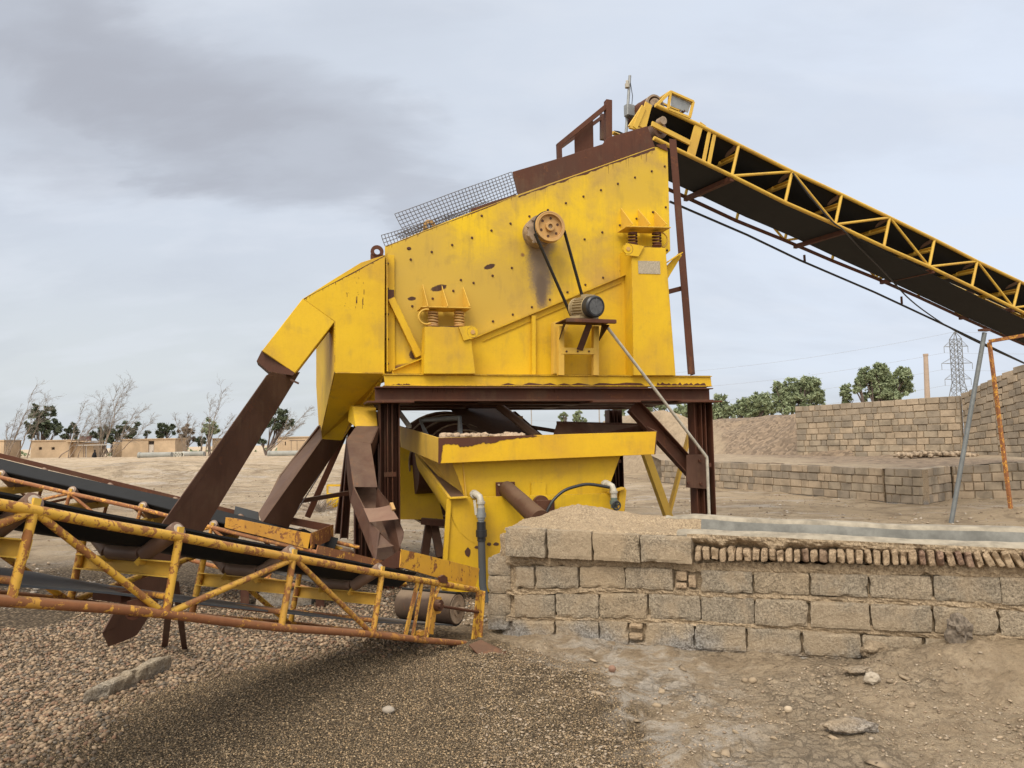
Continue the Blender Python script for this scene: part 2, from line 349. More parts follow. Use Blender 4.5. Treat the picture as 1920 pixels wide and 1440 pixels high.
# brown hopper frame standing on the top board
hf = MB(); o_ = -.12
hf.beam(FP(1140, 268, o_), FP(1140, 189, o_), .085, .085, MX)
hf.beam(FP(1136, 200, o_), FP(1046, 274, o_), .06, .06, MN)
hf.beam(FP(1049, 300, o_), FP(1048, 272, o_), .06, .06, MX)
hf.build('hopper_frame', M['brown'], scr, bevel=.003)
MB().prism(fpoly([(1077, 250), (1112, 222), (1113, 278), (1078, 290)], o_-.08), MD*.01).build('baffle_plate', M['brown'], scr)
hf = MB(); hf.beam(FP(1130, 262, -1.5), FP(1130, 215, -1.5), .07, .07, MX); hf.beam(FP(1126, 222, -1.5), FP(1046, 280, -1.5), .05, .05, MN); hf.build('hopper_frame', M['brown_dark'], scr)
# wire mesh guards
def wiremesh(quad, nu, nv, r, off, name='wire_mesh', bend=.0):
    a, b_, c, d = [FP(x_, y_, off) for x_, y_ in quad]; g = MB()
    def pt(u, v):
        p = (a*(1-u)+b_*u)*(1-v)+(d*(1-u)+c*u)*v
        return p + MD*(bend*math.sin(v*math.pi)+.01*math.sin(u*9+v*4))
    for i in range(nu+1): g.path([pt(i/nu, j/5) for j in range(6)], r, 4)
    for j in range(nv+1): g.path([pt(i/12, j/nv)+MD*.004 for i in range(13)], r, 4)
    return g.build(name, M['wire'], scr)
wiremesh([(740, 401), (959, 322), (970, 362), (764, 446)], 34, 7, .0042, -.10)
wiremesh([(715, 441), (880, 392), (884, 404), (722, 462)], 28, 3, .0042, -.02)
wiremesh([(741, 440), (905, 374), (920, 386), (760, 450)], 26, 3, .0042, -.35)
# lifting eyes
for (px, py, mt) in ((707, 472, 'brown'), (805, 424, 'pulley')):
    c = FP(px, py, -.05); e_ = MB().ring(c, MN, .075, .035, .03, 20); e_.box(c-ZUP*.085, MX*.15, MN*.03, ZUP*.10); e_.build('lifting_eye', M[mt], scr)
# base structure
sk = [(735, 703), (786, 676), (895, 634), (1000, 590), (1170, 517), (1262, 500), (1265, 705), (735, 705)]
MB().prism(fpoly([(735, 703), (735, 694), (893, 632), (1171, 516), (1190, 516), (1190, 704)], .12), MD*.012).build('base_plate', M['yellow'], scr, bevel=.002)
fl = MB(); fl.beam(FP(735, 695, .10), FP(893, 632, .10), .14, .012, ZUP); fl.beam(FP(893, 632, .10), FP(1171, 516, .10), .14, .012, ZUP)
fl.build('base_flange', M['yellow'], scr)
ln = MB(); ln.beam(FP(905, 640, .13), FP(1165, 530, .13), .012, .006, ZUP)
for (a, b_) in ((1000, 592), ): ln.beam(FP(a, b_, .15), FP(a, 703, .15), .05, .05, MX)
ln.build('stiffener', M['yellow'], scr)
# base beam (channel lying on the brown frame)
def base_beam(off, name_mat, ext=0):
    g = MB(); pts = [(720, 700), (1333, 704), (1333, 728), (722, 723)]
    a, b_, c, d = fpoly(pts, off)
    g.box((a+b_+c+d)/4-MN*.004, (b_-a), MN*.008, (a-d)); 
    for z_ in (a.z-.006, d.z+.006): g.box(Vector(((a.x+b_.x)/2, (a.y+b_.y)/2, z_))-MN*.05, (b_-a)*1.002, MN*.14, ZUP*.010)
    return g
base_beam(.26, 0).build('base_beam', M['yellow'], scr, 'long yellow base channel with rust along its lower edge', bevel=.002)
MB().add(*[[p for p in []], []])
g = base_beam(.26, 0); g.v = [tuple(Vector(v)+MD*2.1) for v in g.v]; g.build('base_beam', M['yellow_dull'], scr)
def ragged(p0, p1, off, amin, amax, drip, name='rust_edge', mat='brown', n=90):
    g_ = MB(); top = []; bot = []; w_ = (amin+amax)/2
    for i in range(n+1):
        u_ = i/n; x_, y_ = p0[0]+(p1[0]-p0[0])*u_, p0[1]+(p1[1]-p0[1])*u_; w_ = min(amax, max(amin, w_+random.gauss(0, (amax-amin)*.28)))
        ex_ = 0
        top.append((x_, y_-.6)); bot.append((x_+random.uniform(-.3, .3), y_+w_+ex_))
    for i in range(n): g_.add(fpoly([top[i], top[i+1], bot[i+1], bot[i]], off), [(0, 1, 2, 3)])
    for i in range(int(n/6) if drip > 5 else 0):
        u_ = random.random(); x_, y_ = p0[0]+(p1[0]-p0[0])*u_, p0[1]+(p1[1]-p0[1])*u_; w2 = random.uniform(.15, .5); L2 = random.uniform(4, drip)
        g_.add(fpoly([(x_-w2, y_), (x_+w2, y_), (x_+w2*.3, y_+L2), (x_-w2*.3, y_+L2)], off+.0004), [(0, 1, 2, 3)])
    return g_.build(name, M[mat], scr)
ragged((972, 368), (1228, 277), .0015, 1.0, 4.5, 22); ragged((724, 462), (968, 367), .0015, .2, 1.8, 7);
ragged((570, 560), (722, 479), BX_+.0015, .3, 1.8, 6); ragged((724, 701), (1332, 705), .2625, .4, 2.0, 0); ragged((797, 611.5), (880, 613), .3415, .1, .9, 3, n=40); ragged((1185, 462.5), (1247, 463.5), .3415, .1, .8, 3, n=30)
rp = MB()
for (a, b_, c, d) in ((900, 1215, 717, 727), (1225, 1325, 716, 727), (735, 770, 719, 725)):
    top = [(a+(b_-a)*i/24, c+random.uniform(0, 1)*(d-c)*(.55 if 1 < i < 23 else 1)) for i in range(25)]
    rp.prism(fpoly(top+[(b_, d+(b_-722)*.0009), (a, d+(a-722)*.0009-.2)], .2625), MN*.0015)
rp.build('rust_patch', M['brown'], scr)
for px in (812, 822, 834, 850, 1040, 1070, 1083, 1230): MB().disc(FP(px, 727+(px-722)*.005, .2), ZUP, .016, .10, 6).build('bolt', M['brown'], scr)
# pedestals
def pedestal(front, sidex, off, dep):
    # front: 4 px corners (TL, TR, BR, BL); sidex: px of the back left edge at top and bottom
    f_ = fpoly(front, off); g = MB()
    bk = [f_[0]+MD*dep, f_[1]+MD*dep, f_[2]+MD*dep, f_[3]+MD*dep]
    g.hexa([f_[3], f_[2], f_[1], f_[0]], [bk[3], bk[2], bk[1], bk[0]]); g.build('pedestal', M['yellow'], scr, bevel=.004)
pedestal([(797, 611), (881, 613), (892, 701), (795, 701)], 0, .34, .20)
pedestal([(1184, 462), (1248, 463), (1267, 704), (1188, 704)], 0, .34, .34)
for (c0, r_, tail) in (((886, 623), .07, [(859, 613), (884, 611), (893, 633), (869, 639)]), ((1177, 467), .07, [(1172, 456), (1207, 462), (1196, 482), (1172, 479)])):
    c = FP(*c0, .36); g = MB().disc(c, MN, r_*.95, .022, 24); g.prism(fpoly(tail, .35), MN*.02); g.build('pivot_lug', M['yellow'], scr); MB().disc(c+MN*.014, MN, .028, .012, 6).build('bolt', M['pulley'], scr)
MB().prism(fpoly([(1196, 489), (1237, 490), (1238, 514), (1197, 513)], .342), MN*.004).build('maker_plate', flat('worn_tin', (.40, .34, .25), .5, .3, .25, 60), scr, 'blank weathered grey metal plate')
# spring brackets on the side plate and the springs
def bracket(x0, x1, yb, ribs, ytop, springs, ysp, rr, matn):
    g = MB(); a, b_ = FP(x0, yb-4, .17), FP(x1, yb-2, .17); g.box((a+b_)/2, b_-a, MN*.28, ZUP*.012)
    for x_ in ribs:
        t_ = FP(x_-5, ytop+(x_-ribs[0])*.06, .0); lo = FP(x_, yb, .0)
        g.prism([t_, Vector((t_.x, t_.y, lo.z)), Vector((t_.x, t_.y, lo.z))+MN*.33], MX*.008)
    g.build('spring_bracket', M['yellow_dull'], scr, bevel=.002)
    for x_ in springs:
        p = FP(x_, yb+2, .19); q = Vector((p.x, p.y, FP(x_, ysp, .19).z))
        MB().spring(q, p, .052, .0115, rr).build('coil_spring', M[matn], scr)
        MB().disc(q+ZUP*.005, ZUP, .06, .02, 18).build('spring_seat', M[matn], scr); MB().disc(p-ZUP*.012, ZUP, .058, .015, 18).build('spring_seat', M[matn], scr)
bracket(786, 878, 583, (797, 833, 873), 533, (812, 861), 611, 5, 'pulley')
bracket(1166, 1248, 434, (1169, 1201, 1231), 390, (1186, 1231), 461, 4.5, 'brown')
for (x0, y0) in ((792, 594), ):
    MB().path([FP(x0+8+15*math.cos(t_), y0+14*math.sin(t_), .30) for t_ in [R(60+i*15) for i in range(16)]], .012, 6).build('restraint_loop', M['yellow_dull'], scr)
MB().path([FP(1236+16*math.cos(t_), 450+15*math.sin(t_), .10) for t_ in [R(-80+i*15) for i in range(13)]], .014, 6).build('restraint_loop', M['yellow_dull'], scr)
# little ear at the right of the big pedestal
g = MB().prism(fpoly([(1249, 500), (1272, 475), (1279, 478), (1250, 526)], .22), MD*.012); g.beam(FP(1249, 493, .25), FP(1276, 475, .25), .12, .01, ZUP); g.build('side_ear', M['yellow'], scr)
# exciter: drum behind, pulley in front
pc = FP(1030, 426, .30); hub = FP(1004, 440, .06)
MB().tube(FP(1006, 439, .0), FP(1006, 439, .0)+MN*.20, .185, 28).build('exciter_housing', M['greasy'], scr)
MB().tube(pc-MN*.3, pc+MN*.02, .035, 14).build('shaft', M['greasy'], scr)
g = MB(); R0 = 29.5*pc.y/1390
g.ring(pc, MN, R0, R0*.80, .085, 40); g.ring(pc-MN*.01, MN, R0*.82, R0*.18, .02, 40); g.ring(pc+MN*.01, MN, R0*.30, .028, .07, 24); g.ring(pc+MN*.04, MN, R0, R0*.9, .01, 40); g.ring(pc-MN*.04, MN, R0*1.0, R0*.9, .01, 40)
pul = g.build('drive_pulley', M['pulley'], scr, bevel=.003)
for i in range(6):
    a = R(60*i+20); MB().disc(pc+(MX*math.cos(a)+ZUP*math.sin(a))*R0*.6+MN*.001, MN, .017, .006, 10).build('bolt_hole', M['brown_dark'], pul)
for i in range(9):
    a = R(40*i); MB().bolt(hub+(MX*math.cos(a)+ZUP*math.sin(a))*.16+MN*.14, MN, .016, .02).build('bolt', M['greasy'], scr)
mo = FP(1088, 578, .42)      # motor pulley
r1, r2 = R0*.97, .07
def beltrun(p1, p2, name='drive_belt'):
    for k_ in (-.018, .018): pass
    g = MB().beam(p1, p2, .058, .014, MX); g.build(name, M['rubber'], scr)
dpc = pc-MN*.0
bp = FP(1078, 580, .30)
beltrun(FP(1003, 438, .30), FP(1071, 592, .30)); beltrun(FP(1058, 433, .30), FP(1093, 560, .30))
MB().path([pc+(MX*math.cos(a)+ZUP*math.sin(a))*(R0*1.02) for a in [R(-15+i*11) for i in range(21)]], .012, 6).build('drive_belt', M['rubber'], scr)
# electric motor
mc = FP(1113, 575, .72); mb0 = FP(1080, 578, .33); ax = (mc-mb0).normalized()
mot = MB().tube(mb0+ax*.05, mb0+ax*.36, .100, 28).build('motor', M['fin'], scr, 'small electric motor with ribbed housing and black fan cover')
g = MB(); d_, s_, u_, L_ = basis(mb0, mc)
for i in range(22):
    a = 2*math.pi*i/22; v_ = s_*math.cos(a)+u_*math.sin(a); g.box(mb0+ax*.19+v_*.108, ax*.24, v_*.03, v_.cross(ax)*.006)
g.build('cooling_fin', M['fin'], mot)
g = MB().tube(mb0+ax*.33, mb0+ax*.345, .132, 32).tube(mb0+ax*.02, mb0+ax*.05, .122, 30); g.build('end_shield', M['fin'], mot)
fc = mb0+ax*.455
g = MB().tube(mb0+ax*.345, fc-ax*.02, .130, 36, .127, cap=False); g.tube(fc-ax*.02, fc, .127, 36, .108, cap=False); g.ring(fc, ax, .110, .094, .006, 36)
g.build('fan_cover', M['black'], mot)
g = MB().disc(fc-ax*.02, ax, .105, .004, 30); 
for r_ in (.085, .07, .055, .04, .025): g.ring(fc, ax, r_, r_-.006, .004, 30)
for i in range(8): a = R(45*i); v_ = s_*math.cos(a)+u_*math.sin(a); g.beam(fc+v_*.01, fc+v_*.1, .005, .005, ax)
g.build('fan_grille', flat('dark_grille', (.17, .175, .18), .4), mot)
MB().box(mb0+ax*.2-u_*.118, ax*.22, s_*.26, u_*.03).build('motor_foot', M['fin'], mot)
MB().box(mb0+ax*.18+u_*.12-s_*.05, ax*.12, s_*.12, u_*.07).build('terminal_box', M['fin'], mot)
MB().tube(mb0-ax*.04, mb0+ax*.04, .06, 20).build('motor_pulley', M['rubber'], mot)
# motor stand
st = MB(); P_ = lambda a, b_, o: FP(a, b_, o)
a0, a1 = P_(1052, 602, .55), P_(1143, 605, .55)
st.box((a0+a1)/2, a1-a0, MN*.38, ZUP*.014); st.beam(a0+MN*.17-ZUP*.02, a1+MN*.17-ZUP*.02, .05, .035, ZUP)
st.build('motor_platform', M['brown'], scr, bevel=.002)
g = MB()
g.prism(fpoly([(1033, 606), (1063, 603), (1062, 612), (1046, 640), (1046, 702), (1033, 702)], .20), MN*.10)
g.prism(fpoly([(1112, 606), (1143, 608), (1120, 645), (1120, 704), (1112, 704)], .20), MN*.01)
g.beam(P_(1051, 612, .42), P_(1051, 704, .42), .07, .07, MN); g.beam(P_(1116, 612, .42), P_(1116, 704, .42), .07, .07, MN)
g.box((P_(1051, 658, .44)+P_(1116, 659, .44))/2, P_(1116, 659, .44)-P_(1051, 658, .44), MN*.04, ZUP*.075)
g.build('motor_stand', M['yellow_dull'], scr, bevel=.002)
g = MB(); g.beam(P_(1105, 608, .62), P_(1087, 656, .47), .075, .012, MN); g.prism([P_(1128, 608, .42), P_(1142, 609, .7), P_(1122, 640, .42)], MX*.01); g.prism([P_(1060, 606, .42), P_(1056, 606, .75), P_(1047, 640, .42)], MX*.01); g.build('stand_brace', M['chute'], scr)
for px in (1062, 1083, 1104): MB().bolt(P_(px, 659, .46), MN, .012, .012).build('bolt', M['brown'], scr)
# conduit from the motor down to the ground by the right post
cp = [P_(1139, 614, .60), P_(1325, 857, .34), P_(1330, 975, .34)]; low = Vector((cp[2].x, cp[2].y, .02))
pipe = MB().path([cp[0]+(cp[1]-cp[0])*i/8 for i in range(9)]+[Vector((cp[2].x, cp[2].y, cp[1].z-.04)), low], .019, 8)
pipe.build('cable_conduit', M['grey_light'], scr, 'thin pale pipe slanting from the motor to the right leg')
# flange, strut and discharge box on the left
g = MB(); g.box((FP(724, 478, .05)+FP(724, 698, .05))/2, MX*.012, MN*.20, ZUP*(FP(724, 478, .05).z-FP(724, 698, .05).z)); g.box((FP(732, 478, .03)+FP(732, 698, .03))/2, MX*.10, MN*.012, ZUP*(FP(732, 478, .03).z-FP(732, 698, .03).z)); g.build('side_flange', M['yellow'], scr, bevel=.002)
for py in (494, 541, 589, 636, 682): MB().tube(FP(724, py, .05)-MX*.04, FP(724, py, .05)+MX*.03, .012, 6).build('bolt', M['brown_dark'], scr)
MB().channel(FP(733, 560, .07), FP(785, 668, .07), .08, .07, .008, MN).build('strut', M['yellow'], scr)
MB().box(FP(733, 553, .045), MX*.07, MN*.02, ZUP*.12).build('weld_patch', M['brown_dark'], scr)
BX = .14
fr = fpoly([(722, 478), (677, 492), (620, 527), (568, 560), (628, 603), (628, 698), (721, 699)], BX)
bxm = MB().prism(fr[:1]+fr[1:], MD*.012)
bk = [p+MD*1.75 for p in fr]
for i in ((0, 1), (1, 2), (2, 3), (4, 5)):
    a, b_ = fr[i[0]], fr[i[1]]; bxm.hexa([a+MD*.012, b_+MD*.012, b_+MD*.022, a+MD*.022], [a+MD*1.75, b_+MD*1.75, b_+MD*1.76, a+MD*1.76]) if 0 else bxm.add([a+MD*.012, b_+MD*.012, b_+MD*1.75, a+MD*1.75], [(0, 1, 2, 3)])
bxm.prism(bk, MD*.012); bxm.build('discharge_box', M['plate2'] if 'plate2' in M else M['yellow'], scr, 'yellow discharge box with rust scratches at the left end', bevel=.003)
rs = MB()
for _ in range(24):
    x0 = random.choice((643, 667, 670, 678, 680, 650, 638)); x0 += random.gauss(0, 1.6); y0 = random.uniform(518, 580) if x0 > 660 else random.uniform(548, 578); l = random.choice((2, 3, 5, 9, 16))*random.uniform(.6, 1.2); ww = random.uniform(.25, 1.0)
    rs.prism(fpoly([(x0, y0), (x0+ww, y0+1), (x0+ww*.8, y0+l), (x0-.2, y0+l-1)], BX+.001), MN*.001)
rs.build('rust_scratch', M['brown_dark'], scr)
# lower funnel of the box
tp = fpoly([(628, 698), (721, 699)], BX); tpb = [p+MD*1.2 for p in tp]
fb = [W(600, 823, 9.3), W(640, 826, 9.3)]; fbb = [fb[0]+MD*.55, fb[1]+MD*.55]
g = MB(); sl0 = [tp[0], tp[1], W(703, 752, 8.75), W(668, 768, 8.95), W(652, 800, 9.15), fb[1], fb[0]]
g.add(sl0, [tuple(range(7))])
g.add([tp[0], fb[0], W(594, 722, 9.75), W(594, 652, 9.75), FP(628, 603, BX), ], [(0, 1, 2, 3, 4)])
g.add([fb[0], fb[1], fbb[1], fbb[0]], [(0, 1, 2, 3)]); g.add([tp[1], tpb[1], fbb[1], fb[1], ], [(0, 1, 2, 3)])
g.add([tpb[0], tpb[1], fbb[1], fbb[0]], [(0, 1, 2, 3)])
fo = g.build('funnel', M['yellow'], scr); so_ = fo.modifiers.new('solid', 'SOLIDIFY'); so_.thickness = .008
g = MB(); g.hexa([W(667, 801, 8.35), W(708, 799, 8.35), W(705, 765, 8.6), W(661, 762, 8.6)], [W(652, 790, 8.75), W(700, 790, 8.75), W(700, 758, 8.95), W(655, 758, 8.95)])
g.build('spout', M['yellow'], scr, bevel=.004)
# yellow elbow chute at the far left
a = [FP(568, 559, BX), FP(628, 603, BX), W(553, 700, 8.02)]; na_ = (a[1]-a[0]).cross(a[2]-a[0]); a.append(PLN(491, 658, a[0], na_))
g = MB().prism(a, MD*.42); g.build('elbow_chute', M['yellow'], scr, bevel=.006)
g = MB(); fl_ = [W(491, 657, 8.0), W(553, 699, 8.0), W(549, 704, 8.0), W(504, 697, 8.0), W(481, 677, 8.0)]
g.prism(fl_, MD*.42); g.build('chute_lip', M['brown'], scr, 'torn rusty lip of the yellow chute')

# ================================================================ SUPPORT FRAME
frm = thing('support_structure', 'brown rusty steel support frame of beams and posts under the yellow screen', 'steel frame', (.4, 9.4, 0))
def hb(px0, py0, px1, py1, off, back=0.0):
    return FP(px0, py0, off)+MD*back, FP(px1, py1, off)+MD*back
a, b_ = hb(703, 741, 1330, 741.5, .20); hh = FP(800, 726.5, .2).z-FP(800, 753, .2).z; a.z += .01
zt = a.z; b_.z = a.z
MB().ibeam(a, b_, .20, hh, .014).build('beam', M['brown'], frm, bevel=.002)
for bo in (.8, 1.55, 2.3):
    MB().ibeam(a+MD*bo+MX*.05, b_+MD*bo, .20, hh*1.0, .014).build('beam', M['brown_dark'], frm)
for t_ in (.03, .33, .66, .97):
    p = a*(1-t_)+b_*t_; MB().ibeam(p+MD*.12, p+MD*2.4, .16, hh*.9, .012).build('cross_beam', M['brown_dark'], frm)
zb = zt-hh/2
def post(px, off, back=0., w_=.22, ztop=None, gap=True, name='post'):
    p = FP(px, 765, off)+MD*back; t_ = Vector((p.x, p.y, (ztop or zb))); f_ = Vector((p.x, p.y, -.05)); g = MB()
    for s_ in (-1, 1): g.channel(f_+MX*s_*w_*.30, t_+MX*s_*w_*.30, .17, w_*.42, .012, MX, side=1 if s_ > 0 else 1)
    g.beam(f_-MN*.02, t_-MN*.02, .02, w_*.5, MX)
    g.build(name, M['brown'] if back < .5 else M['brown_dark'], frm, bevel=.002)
    for z_ in (.55, 1.25): MB().box(Vector((p.x, p.y, z_))+MN*.085, MX*w_*.62, MN*.014, ZUP*.05).build('batten', M['brown'], frm)
    return p
zb2 = zb-hh*.5-.02
p1 = post(729, .12, ztop=zb); p2 = post(1312, .12, w_=.26, ztop=zb); p3 = post(735, .0, 2.3, ztop=zb); p4 = post(1290, .0, 2.3, ztop=zb)
p5 = post(700, .0, 1.2, ztop=zb)
for (x0, x1, yy) in ((688, 776, 753), (1110, 1200, 752), (1275, 1352, 752)):
    a_, b2 = FP(x0, yy, .34), FP(x1, yy, .34); b2.z = a_.z = zb-.012
    MB().box((a_+b2)/2+MD*.18, b2-a_, MN*.42, ZUP*.02).build('cap_plate', M['brown'], frm, bevel=.002)
# diagonal braces at the right and in the back
a_, b2 = FP(1188, 762, .12), FP(1303, 888, .16)
MB().channel(a_, b2, .13, .19, .012, ZUP, side=-1).build('diagonal_brace', M['brown'], frm, bevel=.002)
MB().prism(fpoly([(1286, 853), (1325, 852), (1326, 917), (1286, 914)], .22), MN*.018).build('gusset_plate', M['chute'], frm, bevel=.002)
for q in ((1312, 864), (1290, 905), (1314, 907)): MB().bolt(FP(*q, .24), MN, .022, .02).build('bolt', M['brown'], frm)
a_, b2 = FP(1060, 766, .1)+MD*2.3, FP(1200, 890, .1)+MD*2.3; MB().channel(a_, b2, .13, .17, .012, ZUP).build('diagonal_brace', M['brown_dark'], frm)
MB().prism([p+MD*2.2 for p in fpoly([(1230, 855), (1262, 855), (1262, 915), (1230, 915)], .0)], MN*.018).build('gusset_plate', M['brown_dark'], frm)
a_ = W(642, 826, 9.6); b2 = W(577, 968, 9.9); b2.z = max(b2.z, -.02); MB().beam(a_+ZUP*.3+MX*.12, b2, .075, .075, MN).build('raking_leg', M['brown'], frm)
a_, b2 = W(530, 945, 8.6), W(655, 924, 9.2); MB().beam(a_, b2, .05, .05).build('tie_rod', M['brown_dark'], frm)
for (x0, y0, x1, y1, Y) in ((657, 820, 634, 1002, 10.2), (645, 1010, 660, 800, 9.9)):
    MB().channel(W(x1, y1, Y) if y1 > y0 else W(x0, y0, Y), W(x0, y0, Y) if y1 > y0 else W(x1, y1, Y), .12, .10, .01, MX).build('raking_leg', M['brown'], frm)
# leaning post standing on the base channel
ln = thing('leaning_post', 'tall brown leaning steel post beside the right edge of the yellow screen', 'steel post', tuple(FP(1293, 702, -.02)))
MB().angle(FP(1293, 703, -.02), FP(1258, 264, -.22), .105, .012, MN).build('post', M['brown'], ln, bevel=.002)
MB().beam(FP(1250, 548, -.1), FP(1277, 541, -.1), .05, .06, ZUP).build('tie_bar', M['brown'], ln)
# ================================================================ CONVEYORS
def lerp_path(pts, t):     # t in 0..len-1
    i = min(int(t), len(pts)-2); f = t-i; return pts[i]*(1-f)+pts[i+1]*f
def conveyor(root, top, bot, wd, wid, stations, diags, r, mats, belt_top=None, ret=None, tube=True, posts=True, trough=.30, beltlift=.055, cross=True, ctube=True, cpos=.43, farm=None):
    """top/bot: near chord point lists (3D); wd: unit across; stations: index pairs of near top/bottom joints"""
    W_ = wd*wid; pm, rm = mats
    for far in (0, 1):
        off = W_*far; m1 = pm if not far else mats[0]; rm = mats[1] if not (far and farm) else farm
        MB().path([p+off for p in top], r, 12).build('top_chord', m1, root)
        MB().path([p+off for p in bot], r, 12).build('bottom_chord', rm, root)
        for (t_, b_) in stations: MB().tube(t_+off, b_+off, r*.85, 10).build('truss_post', pm, root)
        for (p, q) in diags: MB().tube(p+off, q+off, r*.72, 10).build('diagonal_brace', pm, root)
    for (t_, b_) in stations:
        dn = (b_-t_).normalized(); h = (b_-t_).length; axd = dn.cross(wd).normalized()
        if cross:
            c0 = t_+dn*h*cpos; MB().channel(c0, c0+W_, .05, .075, .006, -dn).build('cross_channel', M['yellow_dull'], root)
            c0 = t_+dn*h*.78
            if ctube: MB().tube(c0, c0+W_, r*.7, 10).build('cross_tube', rm, root)
        # idler set: centre roller and two wings, brackets
        idl = thing_part('idler', root)
        up = -dn
        e = t_+up*(beltlift*.75-.005); rr = .040
        A0 = e+wd*.015; A1 = t_+dn*(trough*wid*.42)+W_*.31; B0 = A1+W_*.02; B1 = t_+dn*(trough*wid*.42)+W_*.67; C0 = B1+W_*.02; C1 = e+W_-wd*.015
        MB().tube(A0, A1, rr, 16).build('roller', M['roller'], idl); MB().disc(A0, A1-A0, .025, .012, 14).build('roller_end', M['end_cap'], idl)
        MB().tube(B0, B1, rr, 16).build('roller', M['roller'], idl)
        MB().tube(C0, C1, rr, 16).tube(C1, C1+(C1-C0).normalized()*.012, .018, 10).build('roller', M['roller'], idl)
        g = MB()
        for (p, lo) in ((A1, t_+W_*.32+dn*h*.40), (B1, t_+W_*.68+dn*h*.40)):
            g = MB()
            for s_ in (-1, 1): g.beam(p+wd*.01*s_, lo+axd*.035*s_, .028, .006, wd)
            g.beam(p, lo, .03, .006, wd); g.build('idler_bracket', M['yellow_dull'], idl)
        MB().beam(t_+dn*.01, e+up*.012, .030, .014, wd).build('idler_bracket', M['yellow_dull'], idl); MB().beam(t_+W_+dn*.01, e+W_+up*.012, .030, .014, wd).build('idler_bracket', M['yellow_dull'], idl)
def thing_part(name, root):
    o = bpy.data.objects.new(name, None); sc.collection.objects.link(o); o.parent = root; o['o'] = root['o']; o.empty_display_size = .1; return o
def belt(root, path, wd, wid, ups, trough, margin, th=.010, name='belt', mat='rubber', sag=None, up=ZUP, n=40, label=None, tilt=0.0, m2=None):
    prof = [(margin, 0), (.16, -trough*.33), (.31, -trough), (.5, -trough*1.02), (.69, -trough), (.84, -trough*.33), (1-margin, 0)] if trough else [(margin+(1-margin-(m2 or margin))*i/6, 0) for i in range(7)]
    P = []; Q = []
    for i in range(n+1):
        p = lerp_path(path, (len(path)-1)*i/n)
        sg = sag(i/n) if sag else 0
        row = [p+wd*wid*u_+up*(ups+v_*wid+sg+tilt*u_*(1-i/n)) for u_, v_ in prof]
        P.append([q-up*th for q in row]); Q.append(row)
    return MB().sheet(P, Q).build(name, M[mat], root, label)

# ---------------- conveyor A: near, low on the left
aw = Vector((-.897, .442, 0)); aw.normalize(); aax = Vector((-.442, -.897, 0)); an = Vector((aw.x, aw.y, 0)); AW = .70
A0 = Vector((-.355, 6.087, 0))
def PA(px, py, off=0.0): return PLN(px, py, A0+aw*off, aw)
ca = thing('belt_conveyor', 'nearest rusty yellow truss conveyor rising to the left over the gravel, lower of the two', 'conveyor', (A0.x-1, A0.y-1.5, 0))
atop = [PA(*p) for p in ((-330, 893), (-140, 920), (0, 946), (64, 957), (200, 984), (336, 1007), (440, 1027), (550, 1046), (716, 1076), (794, 1089), (893, 1106))]
abot = [PA(*p) for p in ((-420, 1083), (-190, 1105), (0, 1126), (200, 1140), (311, 1151), (420, 1165), (529, 1177), (699, 1189), (794, 1200), (886, 1208))]
ast = [(PA(-235, 905), PA(-300, 1095)), (PA(64, 957), PA(20, 1128)), (PA(336, 1007), PA(311, 1151)), (PA(550, 1046), PA(527, 1177)), (PA(716, 1076), PA(699, 1189))]
adg = [(PA(62, 958), PA(-285, 1093)), (PA(66, 960), PA(306, 1149)), (PA(548, 1049), PA(316, 1149)), (PA(554, 1049), PA(695, 1186))]
ex_u = (atop[1]-atop[4]).normalized()
for q_ in (1.3, 2.6, 3.9): ast.insert(0, (ast[0][0]+ex_u*1.0, ast[0][1]+ex_u*1.0))
adg += [(ast[3][0], ast[2][1]), (ast[1][0], ast[2][1])]
atop.insert(0, ast[0][0]+ex_u*.1); abot.insert(0, ast[0][1]+ex_u*.1)
conveyor(ca, atop, abot, aw, AW, ast, adg, .0225, (M['yellow_pipe'], M['pipe_rusty']))
# extra idlers near the tail
belt(ca, atop[:-1], aw, AW, .055, .15, .09, label='black troughed rubber belt')
adr = PA(857, 1142, .08); RAD = .120
MB().tube(adr, adr+aw*.52, RAD, 32).build('tail_drum', M['drum'], ca)
MB().disc(adr, aw, RAD*.93, .01, 30).ring(adr-aw*.005, aw, .06, .035, .02, 20).ring(adr-aw*.002, aw, RAD*.93, RAD*.84, .012, 30).disc(adr-aw*.03, aw, .02, .08, 12).build('drum_end', M['greasy'], ca, 'dusty round end of the tail drum')
rt_ = [PA(-420, 1050, .1), PA(-100, 1080, .1), PA(0, 1093, .1), PA(200, 1109, .1), PA(311, 1123, .1), PA(529, 1147, .1), PA(699, 1165, .1), PA(850, 1171, .1)]
rt_.insert(0, rt_[0]+ex_u*2.6)
belt(ca, rt_, aw, .56, 0, 0, 0, tilt=.11, mat='rubber_worn', name='return_belt', label='slack grey return run of the belt')
g = MB(); 
for i in range(15):
    a_ = R(-90+i*12); 
P = []; Q = []
for i in range(19):
    a_ = R(-100+i*11); d_ = aax*(-1)*math.cos(a_)+ZUP*math.sin(a_)
    P.append([adr+d_*(RAD+.002), adr+aw*.52+d_*(RAD+.002)]); Q.append([adr+d_*(RAD+.012), adr+aw*.52+d_*(RAD+.012)])
MB().sheet(P, Q).build('belt_wrap', M['rubber'], ca)
